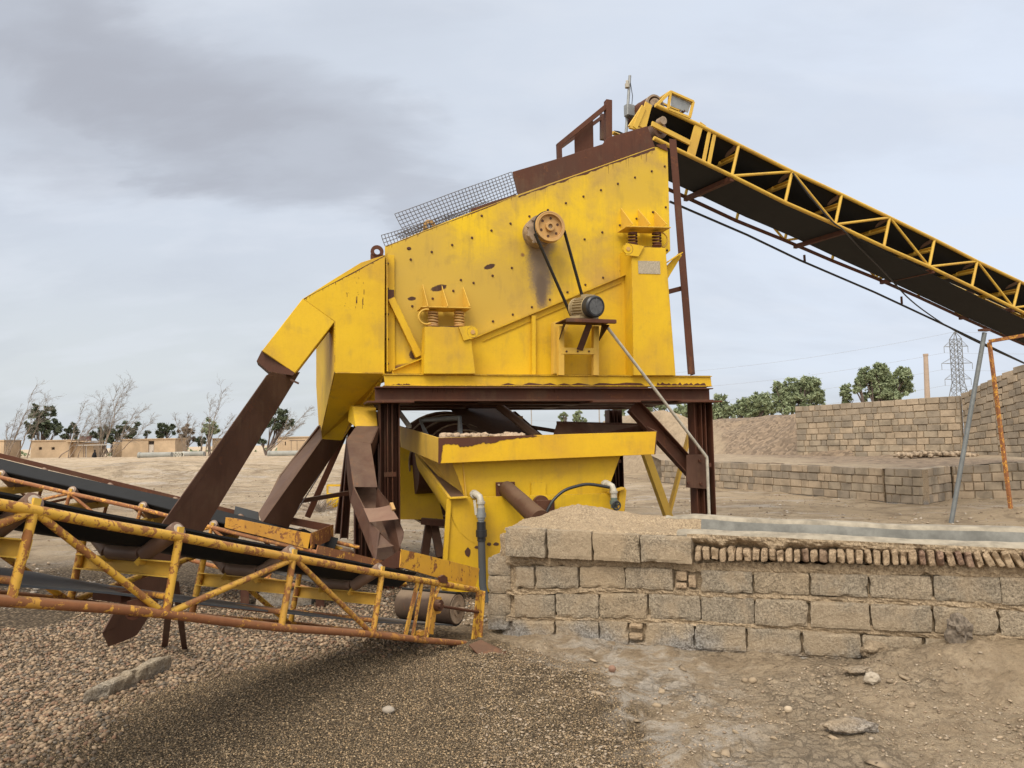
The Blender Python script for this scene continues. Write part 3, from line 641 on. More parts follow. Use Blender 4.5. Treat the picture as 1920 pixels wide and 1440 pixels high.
# tail frame: flat bars, bearing screw, end plates
def flatbar(p, q, w_, t_, o=0.0): return MB().beam(PA(*p, o), PA(*q, o), w_, t_, aw)
for (p, q, w_) in (((784, 1088), (759, 1195), .040), ((792, 1090), (773, 1195), .030), ((813, 1093), (797, 1200), .042)):
    for o in (0, AW): flatbar(p, q, w_, .012, o).build('tail_bar', M['yellow_pipe'], ca, bevel=.002)
for o in (0, AW):
    g = MB().beam(PA(899, 1106, o), PA(889, 1200, o), .085, .012, aw); g.beam(PA(905, 1108, o), PA(899, 1195, o), .014, .05, aw); g.build('end_plate', M['yellow_pipe'], ca, bevel=.002)
    g = MB().prism([PA(x_, y_, o-.012) for x_, y_ in ((814, 1118), (827, 1119), (833, 1135), (826, 1150), (818, 1152), (813, 1190), (803, 1188))], aw*.012)
    g.build('bearing_plate', M['yellow_old'], ca, bevel=.002)
    MB().disc(PA(822, 1135, o-.03), aw, .042, .04, 18).disc(PA(822, 1135, o-.045), aw, .02, .05, 12).build('bearing', M['brown'], ca)
    MB().tube(PA(830, 1137, o-.01), PA(897, 1148, o-.01), .011, 8).build('tension_screw', M['brown'], ca)
    MB().prism([PA(x_, y_, o-.03) for x_, y_ in ((825, 1082), (832, 1078), (839, 1082), (840, 1094), (826, 1092))], aw*.02).build('lug', M['brown'], ca)
MB().box(PA(787, 1187, -.01), aax*.05, aw*.04, ZUP*.035).build('clamp', M['yellow_old'], ca)
MB().path([PA(*p) for p in ((828, 1088), (815, 1120), (800, 1196), (790, 1198))], .014, 8).build('bent_rod', M['yellow_pipe'], ca)
# skirt boards
g = MB().prism([PA(x_, y_, .03) for x_, y_ in ((753, 1030), (772, 1034), (899, 1066), (896, 1085), (891, 1101), (820, 1083), (760, 1066), (750, 1064))], aw*.008)
g.build('skirt_board', M['yellow_old'], ca, 'yellow side board with rusty edge above the belt end', bevel=.001)
g = MB().prism([PA(x_, y_, .60) for x_, y_ in ((597, 1022), (660, 1037), (724, 1053), (724, 1062), (720, 1064), (640, 1046), (606, 1040), (590, 1046))], aw*.008)
g.build('skirt_board', M['pipe_rusty'], ca, 'rusty orange far side board')
g = MB().add([PA(700, 1062, .55), PA(752, 1031, .03), PA(752, 1064, .03), PA(705, 1070, .5)], [(0, 1, 2, 3)]); g.build('cross_board', M['brown'], ca)
for (x0, y0) in ((560, 1070), ): pass
MB().beam(PA(236, 1110, .15)-ZUP*.02, PA(236, 1110, .15)+aw*.2-ZUP*.02, .05, .05).build('return_bracket', M['brown'], ca)
g = MB().tube(PA(250, 1148, .05), PA(250, 1148, .65), .035, 14); g.box(PA(262, 1137, .01), aax*.12, aw*.01, ZUP*.07); g.build('return_roller', M['brown'], ca, 'brown return roller with bolted end plate')
# props of the left conveyor on the ground
for (a_, b2, w_) in (((326, 1075, .75), (310, 1213), .045), ((330, 1085, .8), (348, 1219), .04)):
    p = PA(a_[0], a_[1], a_[2]); q = PLN(b2[0], b2[1], A0+aw*a_[2], aw); q = G(b2[0], b2[1], -.02)
    MB().angle(p, q, w_, .006, MN).build('prop_leg', M['brown_dark'], ca)

# ---------------- conveyor B: behind, ends in the skirt box
BY = 7.4; bw = Vector((.05, .9987, 0)); BWd = .70
B0 = W(582, 1030, BY)
def PB(px, py, off=0.0): return PLN(px, py, B0+bw*off, bw)
cb = thing('belt_conveyor', 'rear rusty conveyor rising left behind the nearest one, ending in an orange skirt box', 'conveyor', (B0.x-1, B0.y+.4, 0))
btop = [PB(*p) for p in ((-330, 812), (-150, 857), (0, 895), (131, 925), (264, 954), (390, 987), (475, 1008), (640, 1046))]
def down(p, h=.36): return p + Vector((.0, 0, -1))*h*.97 + Vector((-.235, 0, 0))*h
btop.insert(0, btop[0]+(btop[0]-btop[3]).normalized()*3)
bbot = [down(p) for p in btop]
bst = [(p, down(p)) for p in [PB(-270, 827), PB(-136, 860), PB(-3, 894), PB(131, 925), PB(264, 954), PB(397, 989), PB(520, 1018)]]
bdg = []
for i in range(6): bdg.append((bst[i][0], bst[i+1][1]) if i % 2 else (bst[i][1], bst[i+1][0]))
conveyor(cb, btop, bbot, bw, BWd, bst, bdg, .021, (M['pipe_rusty'], M['pipe_rusty']))
belt(cb, btop[:-1]+[PB(600, 1036)], bw, BWd, .058, .14, .10, label='blue-black troughed belt')
belt(cb, [down(p, .30) for p in btop], bw, BWd, 0, 0, .1, mat='rubber_worn', name='return_belt')
MB().beam(btop[0]+bw*(BWd+.03)+ZUP*.06, PB(425, 996)+bw*(BWd+.03)+ZUP*.06, .012, .05).build('edge_strip', M['brown'], cb)
g = MB().prism([PB(x_, y_, -.03) for x_, y_ in ((423, 970), (440, 972), (583, 1001), (577, 1029), (500, 1008), (421, 989))], bw*.01); g.build('skirt_board', M['yellow_old'], cb, 'near board of the skirt box, half orange rust', bevel=.001)
g = MB().prism([PB(x_, y_, .0) for x_, y_ in ((583, 1001), (583, 1001.5), (578, 1029), (577, 1029))], bw*.72); g.build('skirt_board', M['brown'], cb)
q0 = PB(583, 1001, -.03); q1 = PB(577, 1029, -.03)
far0 = [p+bw*.75 for p in (PB(450, 976, -.03), PB(583, 1001, -.03), PB(580, 1017, -.03), PB(448, 990, -.03))]
MB().prism(far0, bw*.01).build('skirt_board', M['brown'], cb)
MB().box((q0+q0+bw*.75)/2-ZUP*.07, bw*.75, Vector((.01, 0, .002)), ZUP*.155).build('end_board', M['pipe_rusty'], cb)
MB().prism([PB(x_, y_, .68) for x_, y_ in ((437, 972), (441, 949), (484, 960), (486, 980), )], bw*.008).build('rubber_flap', M['rubber_worn'], cb, 'dark rubber flap standing at the box')
MB().prism([PB(x_, y_, .3) for x_, y_ in ((540, 1000), (556, 1008), (585, 1000), (570, 992))], ZUP*.006).build('rubber_flap', M['rubber'], cb)
bdr = PB(622, 1062, .12); MB().tube(bdr, bdr+bw*.5, .11, 28).build('tail_drum', M['brown_dark'], cb)
g = MB(); g.path([PB(*p, .0) for p in ((590, 1040), (620, 1045), (640, 1050), (645, 1062), (640, 1075))], .02, 8); g.path([PB(*p, .7) for p in ((590, 1020), (620, 1022), (640, 1030), (646, 1045), (640, 1060))], .024, 8); g.build('tail_frame', M['yellow_old'], cb)
for x_ in (460, 600):
    p = PB(x_, 1045, .1); q = PB(x_, 1045, .6)
    for a_ in (p, q): MB().channel(a_, Vector((a_.x, a_.y, -.03)), .08, .08, .008, MX).build('prop_leg', M['brown_dark'], cb)

# ---------------- conveyor C: tall feed conveyor at the right
S_ = 1.15
C0 = CAM+(Vector((2.999, 9.511, 4.98))-CAM)*S_
cax = Vector((.868, .455, 0)).normalized(); cw = Vector((-cax.y, cax.x, 0)); CW_ = 1.05
def PC(px, py, off=0.0): return PLN(px, py, C0+cw*off, cw)
cc = thing('belt_conveyor', 'high yellow truss conveyor with sagging black belt coming down to the right from the screen', 'conveyor', tuple(Vector((C0.x+3, C0.y+1.5, 0))))
tcp = [(1385, 272), (1485, 322), (1578, 365), (1668, 408), (1752, 449), (1832, 490), (1912, 528), (1990, 566), (2066, 602)]
bcp = [(1372, 330), (1472, 380), (1566, 421), (1657, 463), (1742, 500), (1822, 538), (1900, 577), (1977, 614), (2052, 648)]
ctop = [PC(*p) for p in [(1229, 197), (1305, 232)]+tcp]; cbot = [PC(*p) for p in [(1226, 259), (1268, 280)]+bcp]
cst = [(PC(*a_), PC(*b2)) for a_, b2 in zip(tcp, bcp)]
cdg = []
for i in range(8): cdg.append((cst[i+1][0], cst[i][1]) if i % 2 == 0 else (cst[i][0], cst[i+1][1]))
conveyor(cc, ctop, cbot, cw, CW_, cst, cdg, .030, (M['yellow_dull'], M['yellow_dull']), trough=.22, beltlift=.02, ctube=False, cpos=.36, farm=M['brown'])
belt(cc, ctop[:1]+ctop[1:], cw, CW_, .02, .17, .04, label='black belt seen from below through the truss', n=60)
def csag(t_): return -.005-.10*float(sst(.30, .75, t_))
def sst(a, b_, v):
    t_ = np.clip((v-a)/(b_-a), 0, 1); return t_*t_*(3-2*t_)
belt(cc, [p for p in cbot], cw, CW_, .02, 0, .06, m2=.20, mat='rubber_worn2' if 'rubber_worn2' in M else 'rubber', name='return_belt', sag=csag, label='sagging black return belt', n=60)
for t_ in (1, 3.2, 5.1, 7): 
    i = int(t_); p = cst[min(i, 8)][1] if False else lerp_path([s_[1] for s_ in cst], t_-1)
    MB().beam(p-ZUP*.04, p-ZUP*.04+cw*CW_, .07, .07).build('cross_beam', M['brown'], cc)
    MB().tube(p+ZUP*.0+cax*.12, p+cw*CW_+cax*.12, .035, 12).build('return_roller', M['brown_dark'], cc)
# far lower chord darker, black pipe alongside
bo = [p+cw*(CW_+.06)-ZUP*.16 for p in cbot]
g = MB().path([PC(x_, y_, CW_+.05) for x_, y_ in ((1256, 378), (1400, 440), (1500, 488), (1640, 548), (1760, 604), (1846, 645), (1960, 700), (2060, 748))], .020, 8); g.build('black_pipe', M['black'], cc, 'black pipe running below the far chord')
g = MB()
for (x_, y_) in ((1508, 478), (1690, 556)): g.beam(PC(x_, y_, CW_+.05), PC(x_+1, y_+14, CW_+.05), .03, .03, cw)
g.build('pipe_clip', M['brown'], cc)
# head section
for (p, q, w_, o) in (((1216, 194), (1204, 240), .12, 0), ((1311, 232), (1295, 292), .15, 0), ((1330, 247), (1319, 303), .06, 0), ((1340, 251), (1329, 307), .06, 0), ((1207, 200), (1190, 240), .08, -.02), ((1318, 232), (1302, 292), .13, CW_), ((1216, 194), (1204, 240), .12, CW_)):
    MB().beam(PC(*p, o), PC(*q, o), w_, .02, cw).build('head_plate', M['yellow_dull'], cc, bevel=.003)
for o in (0, CW_):
    MB().beam(PC(1222, 232, o-.01), PC(1293, 268, o-.01), .075, .03, cw).build('head_brace', M['yellow_dull'], cc, bevel=.002)
    g = MB(); g.beam(PC(1205, 200, o), PC(1180, 238, o), .04, .04, cw); g.beam(PC(1180, 238, o), PC(1210, 246, o), .04, .04, cw); g.build('nose_frame', M['yellow_dull'], cc)
c = PC(1238, 243, .10); MB().tube(c, c+cw*.85, .125, 28).ring(c-cw*.005, cw, .06, .03, .03, 18).build('head_drum', M['roller'], cc)
c = PC(1240, 228, .0); MB().disc(c, cw, .06, .10, 16).build('bearing', M['greasy'], cc)
c = PC(1226, 199, .25); gm = MB().tube(c, c+cw*.48-cax*.02, .155, 30, .15).build('gear_motor', M['brown'], cc, 'brown drum shaped gear motor at the conveyor head')
MB().tube(c-cw*.05, c, .10, 24).ring(c-cw*.02, cw, .158, .13, .05, 30).build('motor_end', M['greasy'], gm)
MB().ring(c+cw*.25, cw, .162, .14, .02, 30).build('motor_band', M['brown_dark'], gm)
# guard box
q4 = [(1257, 172), (1300, 191), (1293, 221), (1253, 205)]
g = MB(); v4 = [PC(x_, y_, -.02) for x_, y_ in q4]; v5 = [p+cw*.32 for p in v4]
for i in range(4): g.beam(v4[i], v4[(i+1) % 4], .035, .035, cw); 
g.beam(v5[0], v5[1], .03, .03); g.beam(v5[1], v5[2], .03, .03); g.beam(v4[0], v5[0], .03, .03); g.beam(v4[1], v5[1], .03, .03); g.beam(PC(1232, 196, 0), v4[0], .04, .04, cw); g.beam(v4[3], PC(1253, 208, 0), .035, .035, cw)
g.build('belt_guard', M['yellow_dull'], cc, bevel=.002)
MB().prism([PC(x_, y_, .0) for x_, y_ in ((1259, 176), (1296, 193), (1290, 211), (1259, 199))], cw*.008).build('guard_panel', M['grey'], cc)
MB().beam(PC(1283, 208, .0), PC(1255, 225, .55), .03, .03).build('guard_stay', M['brown_dark'], cc)
# pole with a lamp and a switch box at the head
pl_ = thing('lamp_pole', 'thin grey pole with bulb lamp and switch box at the top of the high conveyor', 'lamp pole', tuple(PC(1173, 248, .6)))
MB().tube(PC(1173, 262, .6), PC(1181, 142, .6), .022, 8).build('pole', M['grey'], pl_)
MB().box(PC(1180, 208, .55), cax*.14, cw*.10, ZUP*.18).build('switch_box', M['grey'], pl_, bevel=.01)
MB().disc(PC(1176, 161, .6), ZUP, .035, .06, 14).disc(PC(1176, 158, .6)+ZUP*.03, ZUP, .02, .05, 10).build('lamp', M['grey_light'], pl_)
MB().path([PC(x_, y_, .57) for x_, y_ in ((1182, 155), (1186, 180), (1184, 205), (1190, 222))], .006, 5).build('wire', M['black'], pl_)
# hanging cable
cbl = [(1486, 325), (1520, 370), (1560, 415), (1580, 430), (1610, 462), (1660, 512), (1700, 556), (1740, 588), (1790, 620), (1850, 650), (1930, 686), (2030, 730)]
g = MB(); pts = [PC(x_, y_, -.05 if i < 4 else -.05+min(1.2, (i-3)*.25)) for i, (x_, y_) in enumerate(cbl)]
fine_ = []
for i in range(len(pts)-1):
    for k_ in range(4):
        t_ = k_/4; p0, p1, p2, p3 = pts[max(i-1, 0)], pts[i], pts[i+1], pts[min(i+2, len(pts)-1)]
        fine_.append(.5*((2*p1)+(p2-p0)*t_+(2*p0-5*p1+4*p2-p3)*t_*t_+(3*p1-p0-3*p2+p3)*t_**3))
g.path(fine_+[pts[-1]], .013, 6)
solo(g, 'electric_cable', M['black'], tuple(pts[5]), 'slack dark cable hanging from the high conveyor across the sky', 'cable')
# trestle under conveyor C
a_ = W(1846, 624, 13.6); foot = W(1784, 1003, 13.4); foot.z = -.03
tr = thing('conveyor_trestle', 'slim trestle with one grey and one orange rusty leg under the high conveyor', 'trestle', tuple(foot))
MB().tube(foot, a_, .040, 10).build('leg', flat('galvanised', (.15, .16, .16), .6, .2), tr, 'grey pipe leg')
b2 = W(1855, 642, 14.2); f2 = W(1898, 972, 14.2); MB().beam(f2-ZUP*.1, b2, .055, .055, MX).build('leg', M['pipe_rusty'], tr, 'orange rusty leg')
MB().beam(b2+ZUP*.02, W(1960, 622, 13.4), .06, .06).build('crossbar', M['pipe_rusty'], tr)
MB().box(W(1846, 624, 13.6)+ZUP*.05, MX*.2, MN*.1, ZUP*.04).build('saddle', M['brown'], tr)

# ================================================================ CHUTES
def vchan(pts, depth, th=.012, openside='back'):
    """channel: near face polygon pts (3D ring ordered TL,TR,BR,BL) with two side walls going back"""
    g = MB(); a_, b2, c_, d_ = pts; g.prism(pts, depth.normalized()*th)
    g.prism([a_, d_, d_+depth, a_+depth], (b2-a_).normalized()*th); g.prism([b2, c_, c_+depth, b2+depth], (a_-b2).normalized()*th); return g
c1 = thing('long_chute', 'long straight brown steel chute running from the broken yellow elbow down to the gravel', 'chute', tuple(G(210, 1205)))
tl, tr_ = W(497, 701, 7.9), W(552, 700, 7.9); bl_ = G(196, 1190, .05); br_ = G(242, 1222, .0); 
m1, m2 = W(305, 978, 6.72), W(375, 988, 6.72)
bl_, br_ = W(191, 1186, 5.95), W(238, 1200, 5.95)
g = MB(); dep = Vector((.03, .10, .01)); P0_ = W(525, 700, 7.9); n1c = (W(215, 1200, 5.95)-P0_).cross(Vector((.12, .25, 1)))
def Q1(px, py): return PLN(px, py, P0_, n1c)
top_ = [Q1(499, 704), Q1(510, 697), Q1(535, 703), Q1(553, 698)]; m1, m2 = Q1(305, 978), Q1(375, 988); bl_, br_ = Q1(191, 1186), Q1(238, 1200)
g.prism([top_[0], top_[1], top_[2], top_[3], Q1(549, 716), Q1(467, 851), Q1(464, 860), Q1(440, 895), Q1(376, 986), br_, Q1(203, 1213), bl_, m1, Q1(360, 903)], MD*.010)
g.prism([top_[0], m1, bl_, bl_+dep, m1+dep, top_[0]+dep], MX*.01)
g.prism([top_[3], m2, br_, br_+dep, m2+dep, top_[3]+dep], MX*-.01)
g.build('trough', M['chute'], c1, bevel=.002)
for t_ in (.2, .5, .8):
    for p0, p1 in ((top_[0], bl_), (top_[3], br_)): pass
MB().beam(W(560, 719, 7.9), W(545, 712, 7.9), .02, .02).build('hook', M['brown_dark'], c1)
c2 = thing('middle_chute', 'brown boxed steel chute slanting from the yellow funnel into the rear conveyor box', 'chute', tuple(W(512, 985, 7.7)))
t1, t2, t3 = W(598, 797, 9.1), W(601, 823, 8.95), W(641, 826, 8.95)
n2c = (W(515, 985, 7.65)-W(621, 825, 8.95)).cross(ZUP)
def Q2(px, py): return PLN(px, py, W(621, 825, 8.95), n2c)
t2, t3, e2, e3 = Q2(601, 823), Q2(641, 826), Q2(490, 978), Q2(538, 990); e1 = W(484, 962, e2.y+.2)
g = MB(); 
g.prism([t2, t3, Q2(565, 935), e3, e2], Vector((.01, .03, .0)))
g.prism([t1, t2, e2, e1, W(500, 945, 8.0), W(527, 892, 8.3)], Vector((.02, .0, .0)))
g.prism([t3, t3+Vector((-.02, .22, .06)), e3+Vector((-.02, .22, .06)), e3], Vector((-.01, 0, 0)))
g.build('trough', M['chute'], c2, bevel=.002)
for (x0, y0, x1, y1) in ((598, 800, 527, 892), (527, 890, 500, 945)):
    MB().beam(W(x0, y0, 9.0-(y0-800)*.007), W(x1, y1, 9.0-(y1-800)*.007), .02, .03).build('edge_bar', M['brown_dark'], c2)
c3 = thing('bent_chute', 'bent brown steel chute beside the front left post, open mouthed over the nearest belt', 'chute', tuple(W(735, 1030, 6.9)))
def q3(px, py, Y): return W(px, py, Y)
g = MB()
# zoom5 coordinates: px = 580 + x/5.14, py = 780 + y/5.14
def z5(x_, y_, Y): return W(580+x_/5.141, 780+y_/5.141, Y)
g.prism([z5(455, 95, 8.25), z5(662, 100, 8.25), z5(592, 265, 8.0), z5(358, 228, 8.0)], MD*.012)           # upper top face
g.prism([z5(358, 228, 8.0), z5(592, 265, 8.0), z5(658, 688, 7.5), z5(425, 684, 7.5)], MD*.012)           # front face
g.prism([z5(662, 100, 8.25), z5(664, 250, 8.4), z5(608, 385, 8.3), z5(592, 265, 8.0)], MX*.01)           # right side upper
g.prism([z5(358, 228, 8.0), z5(425, 684, 7.5), z5(390, 820, 7.7), z5(355, 500, 8.1)], Vector((.012, 0, 0)))
g.build('upper_trough', M['chute'], c3, bevel=.002)
g = MB()
g.prism([z5(425, 684, 7.5), z5(530, 895, 7.2), z5(578, 1020, 7.05), z5(668, 1110, 6.95), z5(632, 1400, 6.8), z5(578, 1290, 6.9), z5(392, 820, 7.45)], MX*.012)   # left wall
g.prism([z5(655, 690, 7.5), z5(790, 860, 7.25), z5(858, 990, 7.05), z5(912, 1120, 7.0), z5(905, 1180, 6.95), z5(870, 1270, 6.9), z5(845, 1380, 6.9), z5(700, 1010, 7.3), z5(640, 880, 7.5)], MD*.012)   # right wall
g.prism([z5(430, 690, 7.8), z5(640, 690, 7.8), z5(845, 1380, 7.2), z5(655, 1390, 7.1)], MD*.012)  # floor, dark inside
g.build('lower_trough', M['chute'], c3, bevel=.002)
g = MB(); rows = []
for i in range(9):
    u_ = i/8; yy = 888+12*math.sin(u_*math.pi)-u_*30; rows.append([z5(522+(775-522)*u_, yy, 7.12), z5(580+(860-580)*u_, 1022-30*u_, 6.98)])
g.sheet(rows, [[p+MN*.01 for p in r_] for r_ in rows]); g.build('cross_plate', metal('chute_pink_steel', (.17, .082, .055), (.135, .063, .043), rust=.15, dust=.3, rough=.55), c3)
g = MB().prism([z5(640, 1140, 7.0), z5(668, 1110, 6.98), z5(815, 1252, 6.88), z5(640, 1278, 6.86)], MD*.01); g.build('lower_plate', M['chute'], c3)
MB().beam(z5(790, 840, 7.1), z5(815, 905, 7.05), .03, .02).build('hinge_tab', M['pulley'], c3)

# ================================================================ SAND WASHER under the frame
WO = 1.16
def WP(px, py, off=0.0): return FP(px, py, WO+off)
ws = thing('sand_washer', 'yellow sand washer tank with flared rim and brown wheel, fed below the screen', 'sand washer', tuple(WP(1000, 1060)))
Mr = metal('rim_paint', (.72, .44, .012), (.62, .35, .015), rust=.09, streak=.1, dust=.2, rough=.42, edge=.9)
rf = [(822, 821), (1231, 809), (1227, 852), (824, 869)]
RF = [WP(*p) for p in rf]; RB = []
BL0, BL1 = PLN(748, 798, RF[0], MX), PLN(751, 838, RF[0], MX)
dl = BL0-RF[0]; 
MB().prism(RF, MD*.012).build('rim_front', Mr, ws, 'front rim board with bare brown strip along the top left', bevel=.002)
# ragged bare rust band
lb = []
pr = [(822, 869), (826, 869), (829, 850), (830, 835), (838, 832), (858, 833), (862, 838), (885, 836), (905, 830), (920, 832), (945, 824), (965, 822), (985, 820), (1012, 818), (1000, 815.5), (822, 821)]
rp_ = []
for i in range(len(pr)-1):
    (x0, y0), (x1, y1) = pr[i], pr[i+1]
    nseg = 6 if i < len(pr)-3 else 1
    for k_ in range(nseg): rp_.append((x0+(x1-x0)*k_/nseg+random.uniform(-.8, .8)*(nseg > 1), y0+(y1-y0)*k_/nseg+random.uniform(-1.2, 1.2)*(nseg > 1)))
rp_.append(pr[-1])
MB().prism([WP(a_, b2+.3, .003) for a_, b2 in rp_], MN*.0015).build('rust_band', M['brown'], ws)
MB().prism([RF[0], RF[3], BL1, BL0], MX*.012).build('rim_side', M['yellow_dull'], ws, 'dusty stained left rim board', bevel=.002)
# rear and right rim boards (inner faces brown)
RB0 = RF[0]+MD*2.0; Bk = [PLN(1045, 792, RF[0]+MD*1.55, MN), PLN(1205, 796, RF[0]+MD*1.55, MN)]
g = MB().prism([Bk[0], Bk[1], Bk[1]-ZUP*.30, PLN(1032, 811, RF[0]+MD*1.2, MN)-ZUP*.15], MD*.012); g.prism([Bk[1], RF[1], RF[2], Bk[1]-ZUP*.30], MX*.012); g.build('rim_rear', M['brown'], ws)
MB().beam(Bk[0]+MD*.02, Bk[1]+MD*.02, .03, .03).build('rim_edge', M['brown_dark'], ws)
# body
body = [(862, 866), (1160, 852), (1146, 905), (1140, 918), (1169, 915), (1163, 985), (1150, 1100), (830, 1100), (833, 1010), (842, 934), (875, 932)]
MB().prism([WP(*p, -.16) for p in ((845, 860), (1165, 850), (1143, 910), (1143, 940), (872, 945), (868, 920))], MD*.014).build('upper_tank', M['yellow'], ws)
MB().prism([WP(*p, -.06) for p in ((842, 934), (880, 932), (1140, 925), (1169, 915), (1163, 985), (1152, 1110), (829, 1110), (833, 1010))], MD*.014).build('lower_tank', M['yellow'], ws, bevel=.002)
g = MB(); g.beam(WP(842, 934, -.03), WP(876, 932, -.03), .10, .016); g.beam(WP(842, 936, -.04), WP(831, 1105, -.04), .022, .05, MX); g.beam(WP(1140, 924, -.03), WP(1169, 915, -.03), .10, .02); g.beam(WP(1168, 917, -.04), WP(1160, 1000, -.04), .02, .08, MX)
g.build('tank_flange', M['yellow'], ws, bevel=.002)
# side funnel (sloping face left of the body)
f0 = WP(845, 862, -.16); g = MB()
g.add([WP(868, 860, -.16), WP(876, 936, -.12), WP(845, 915, -.6), WP(770, 838, -1.9), WP(780, 830, -1.9)], [(0, 1, 2, 3, 4)])
g.build('funnel_side', M['yellow_dull'], ws).modifiers.new('s', 'SOLIDIFY').thickness = .01
# round bellied spiral trough running back on the left
n_ = 22
fcx = WP(842, 935, -.06); back = MD*2.0+ZUP*.42; rows = []
for i in range(2):
    rows.append([fcx+back*i+MX*((.50-.06*i)*(1-math.cos(R(k_*4.1)))-.02*math.sin(R(k_*8)))-ZUP*(.52-.10*i)*math.sin(R(k_*4.1)) for k_ in range(n_+1)])
shell = rows
full_ = []
for i in range(13):
    t_ = i/12; full_.append([shell[0][k_]*(1-t_)+shell[1][k_]*t_ for k_ in range(n_+1)])
MB().sheet(full_, [[p+MX*.012 for p in r_] for r_ in full_]).build('spiral_trough', M['yellow'], ws, 'round bellied yellow trough side')
ledge = MB().box(fcx+back*.5+MX*.09, back, MX*.16, ZUP*.012); ledge.build('trough_ledge', M['chute'], ws, 'dusty brown ledge along the trough')
MB().beam(fcx+MX*.005, fcx+back+MX*.005, .03, .03).build('trough_rim', M['yellow'], ws)
# rear tank part, dark yellow, and legs
MB().prism([W(740, 838, 10.3), W(800, 838, 10.3), W(832, 974, 9.9), W(742, 974, 9.9)], MD*.02).build('rear_tank', M['yellow'], ws)
for (x0, x1) in ((806, 795), (812, 826)): MB().beam(W(x0, 975, 9.6), W(x1, 1046, 9.3), .10, .06, MN).build('leg', M['chute'], ws)
MB().beam(W(790, 977, 9.4), W(838, 981, 9.4), .08, .08).build('leg_beam', M['brown_dark'], ws)
MB().beam(WP(850, 1060, -.6), WP(850, 1100, -.6), .1, .1, MX).build('leg', M['brown_dark'], ws)
# wheel: dark cylinder with rings (spiral blades), conical apron and pipe
wc = W(852, 868, 10.2)
whl = MB().tube(wc-MX*.55, wc+MX*.05, .40, 30).build('spiral_wheel', M['brown_dark'], ws, 'dark bladed washing wheel')
for i, (cx_, cy_, rr_, YY) in enumerate(((842, 872, .72, 10.6), (850, 868, .60, 10.2), (862, 865, .50, 9.9), (872, 862, .38, 9.6), (835, 880, .84, 10.9))):
    c = W(cx_, cy_, YY); axw = (MN*1.0+MX*-.25).normalized(); d_, s_, u_, L_ = basis(c, c+axw)
    MB().path([c+(s_*math.cos(t_)+u_*math.sin(t_))*rr_ for t_ in [R(j*9) for j in range(40)]], .012, 6, True).build('blade_rim', M['greasy'], whl)
    MB().ring(c-axw*.03, axw, rr_, rr_*.72, .012, 40).build('blade', M['brown_dark'], whl)
MB().prism([W(843, 766, 10.1), W(935, 766, 10.6), W(1003, 815, 10.2), W(1000, 830, 10.0), W(905, 830, 9.6)], MD*.02).build('apron_plate', M['chute'], ws, 'slanting dusty brown plate behind the rim')
MB().tube(W(936, 762, 10.0), W(1006, 818, 9.6), .055, 14).build('slant_pipe', M['grey_light'] if 0 else M['roller'], ws)
g = MB(); g.path([W(*p) for p in ((806, 830, 8.9), (788, 788, 9.3), (862, 784, 9.1), (863, 830, 8.9))], .035, 10); g.build('grab_frame', M['grey'], ws)
MB().beam(W(746, 770, 9.4), W(768, 800, 9.0), .05, .04).build('stay', M['grey_light'], ws)
MB().box(W(974, 786, 10.6), MX*.09, MN*.05, ZUP*.09).build('small_box', M['pulley'], ws)
MB().beam(W(990, 800, 10.0), W(1040, 808, 9.7), .03, .05).build('stay', M['brown_dark'], ws)
# discharge pipe with flange
fc_ = WP(946, 921, -.13)
pz = fc_
MB().prism([WP(*p, -.145) for p in ((929, 904), (964, 903), (965, 938), (930, 940))], MN*.03).build('pipe_flange', M['brown'], ws, bevel=.003)
for q in ((935, 909), (959, 908)): MB().bolt(WP(*q, -.11), MN, .012, .012).build('bolt', M['greasy'], ws)
pe = W(1014, 976, 6.75); ps = WP(950, 917, -.10); pd = (pe-ps)
MB().path([ps, ps+pd*.35, ps+pd*.75, pe], [.085, .088, .09, .095], 26).build('discharge_pipe', M['chute'], ws, 'thick brown discharge pipe resting on the block wall')
MB().prism([WP(*p, -.05) for p in ((1003, 937), (1037, 937), (1037, 962), (1003, 960))], MN*.05).build('bearing_cover', M['brown'], ws, bevel=.004)
MB().disc(WP(1014, 944, -.03), MN, .085, .05, 24).build('bearing_disc', M['brown'], ws)
MB().prism([WP(*p, -.145) for p in ((996, 904), (1024, 904), (1023, 932), (996, 932))], MN*.004).build('patch_plate', M['yellow'], ws)
# welds stain on lower tank
g = MB()
for (x_, y_, r1_, r2_) in ((877, 1035, 5, 9), (905, 1022, 4, 3.4), (917, 1020, 4, 3.4), (930, 1020, 5, 3.2), (894, 1026, 4, 3)):
    g.prism([WP(x_+r1_*math.cos(t_)*(1+random.uniform(-.2, .2)), y_+r2_*math.sin(t_)*(1+random.uniform(-.2, .2)), -.058) for t_ in [R(i*24) for i in range(15)]], MN*.0015)
g.build('scorch_mark', M['brown_dark'], ws)
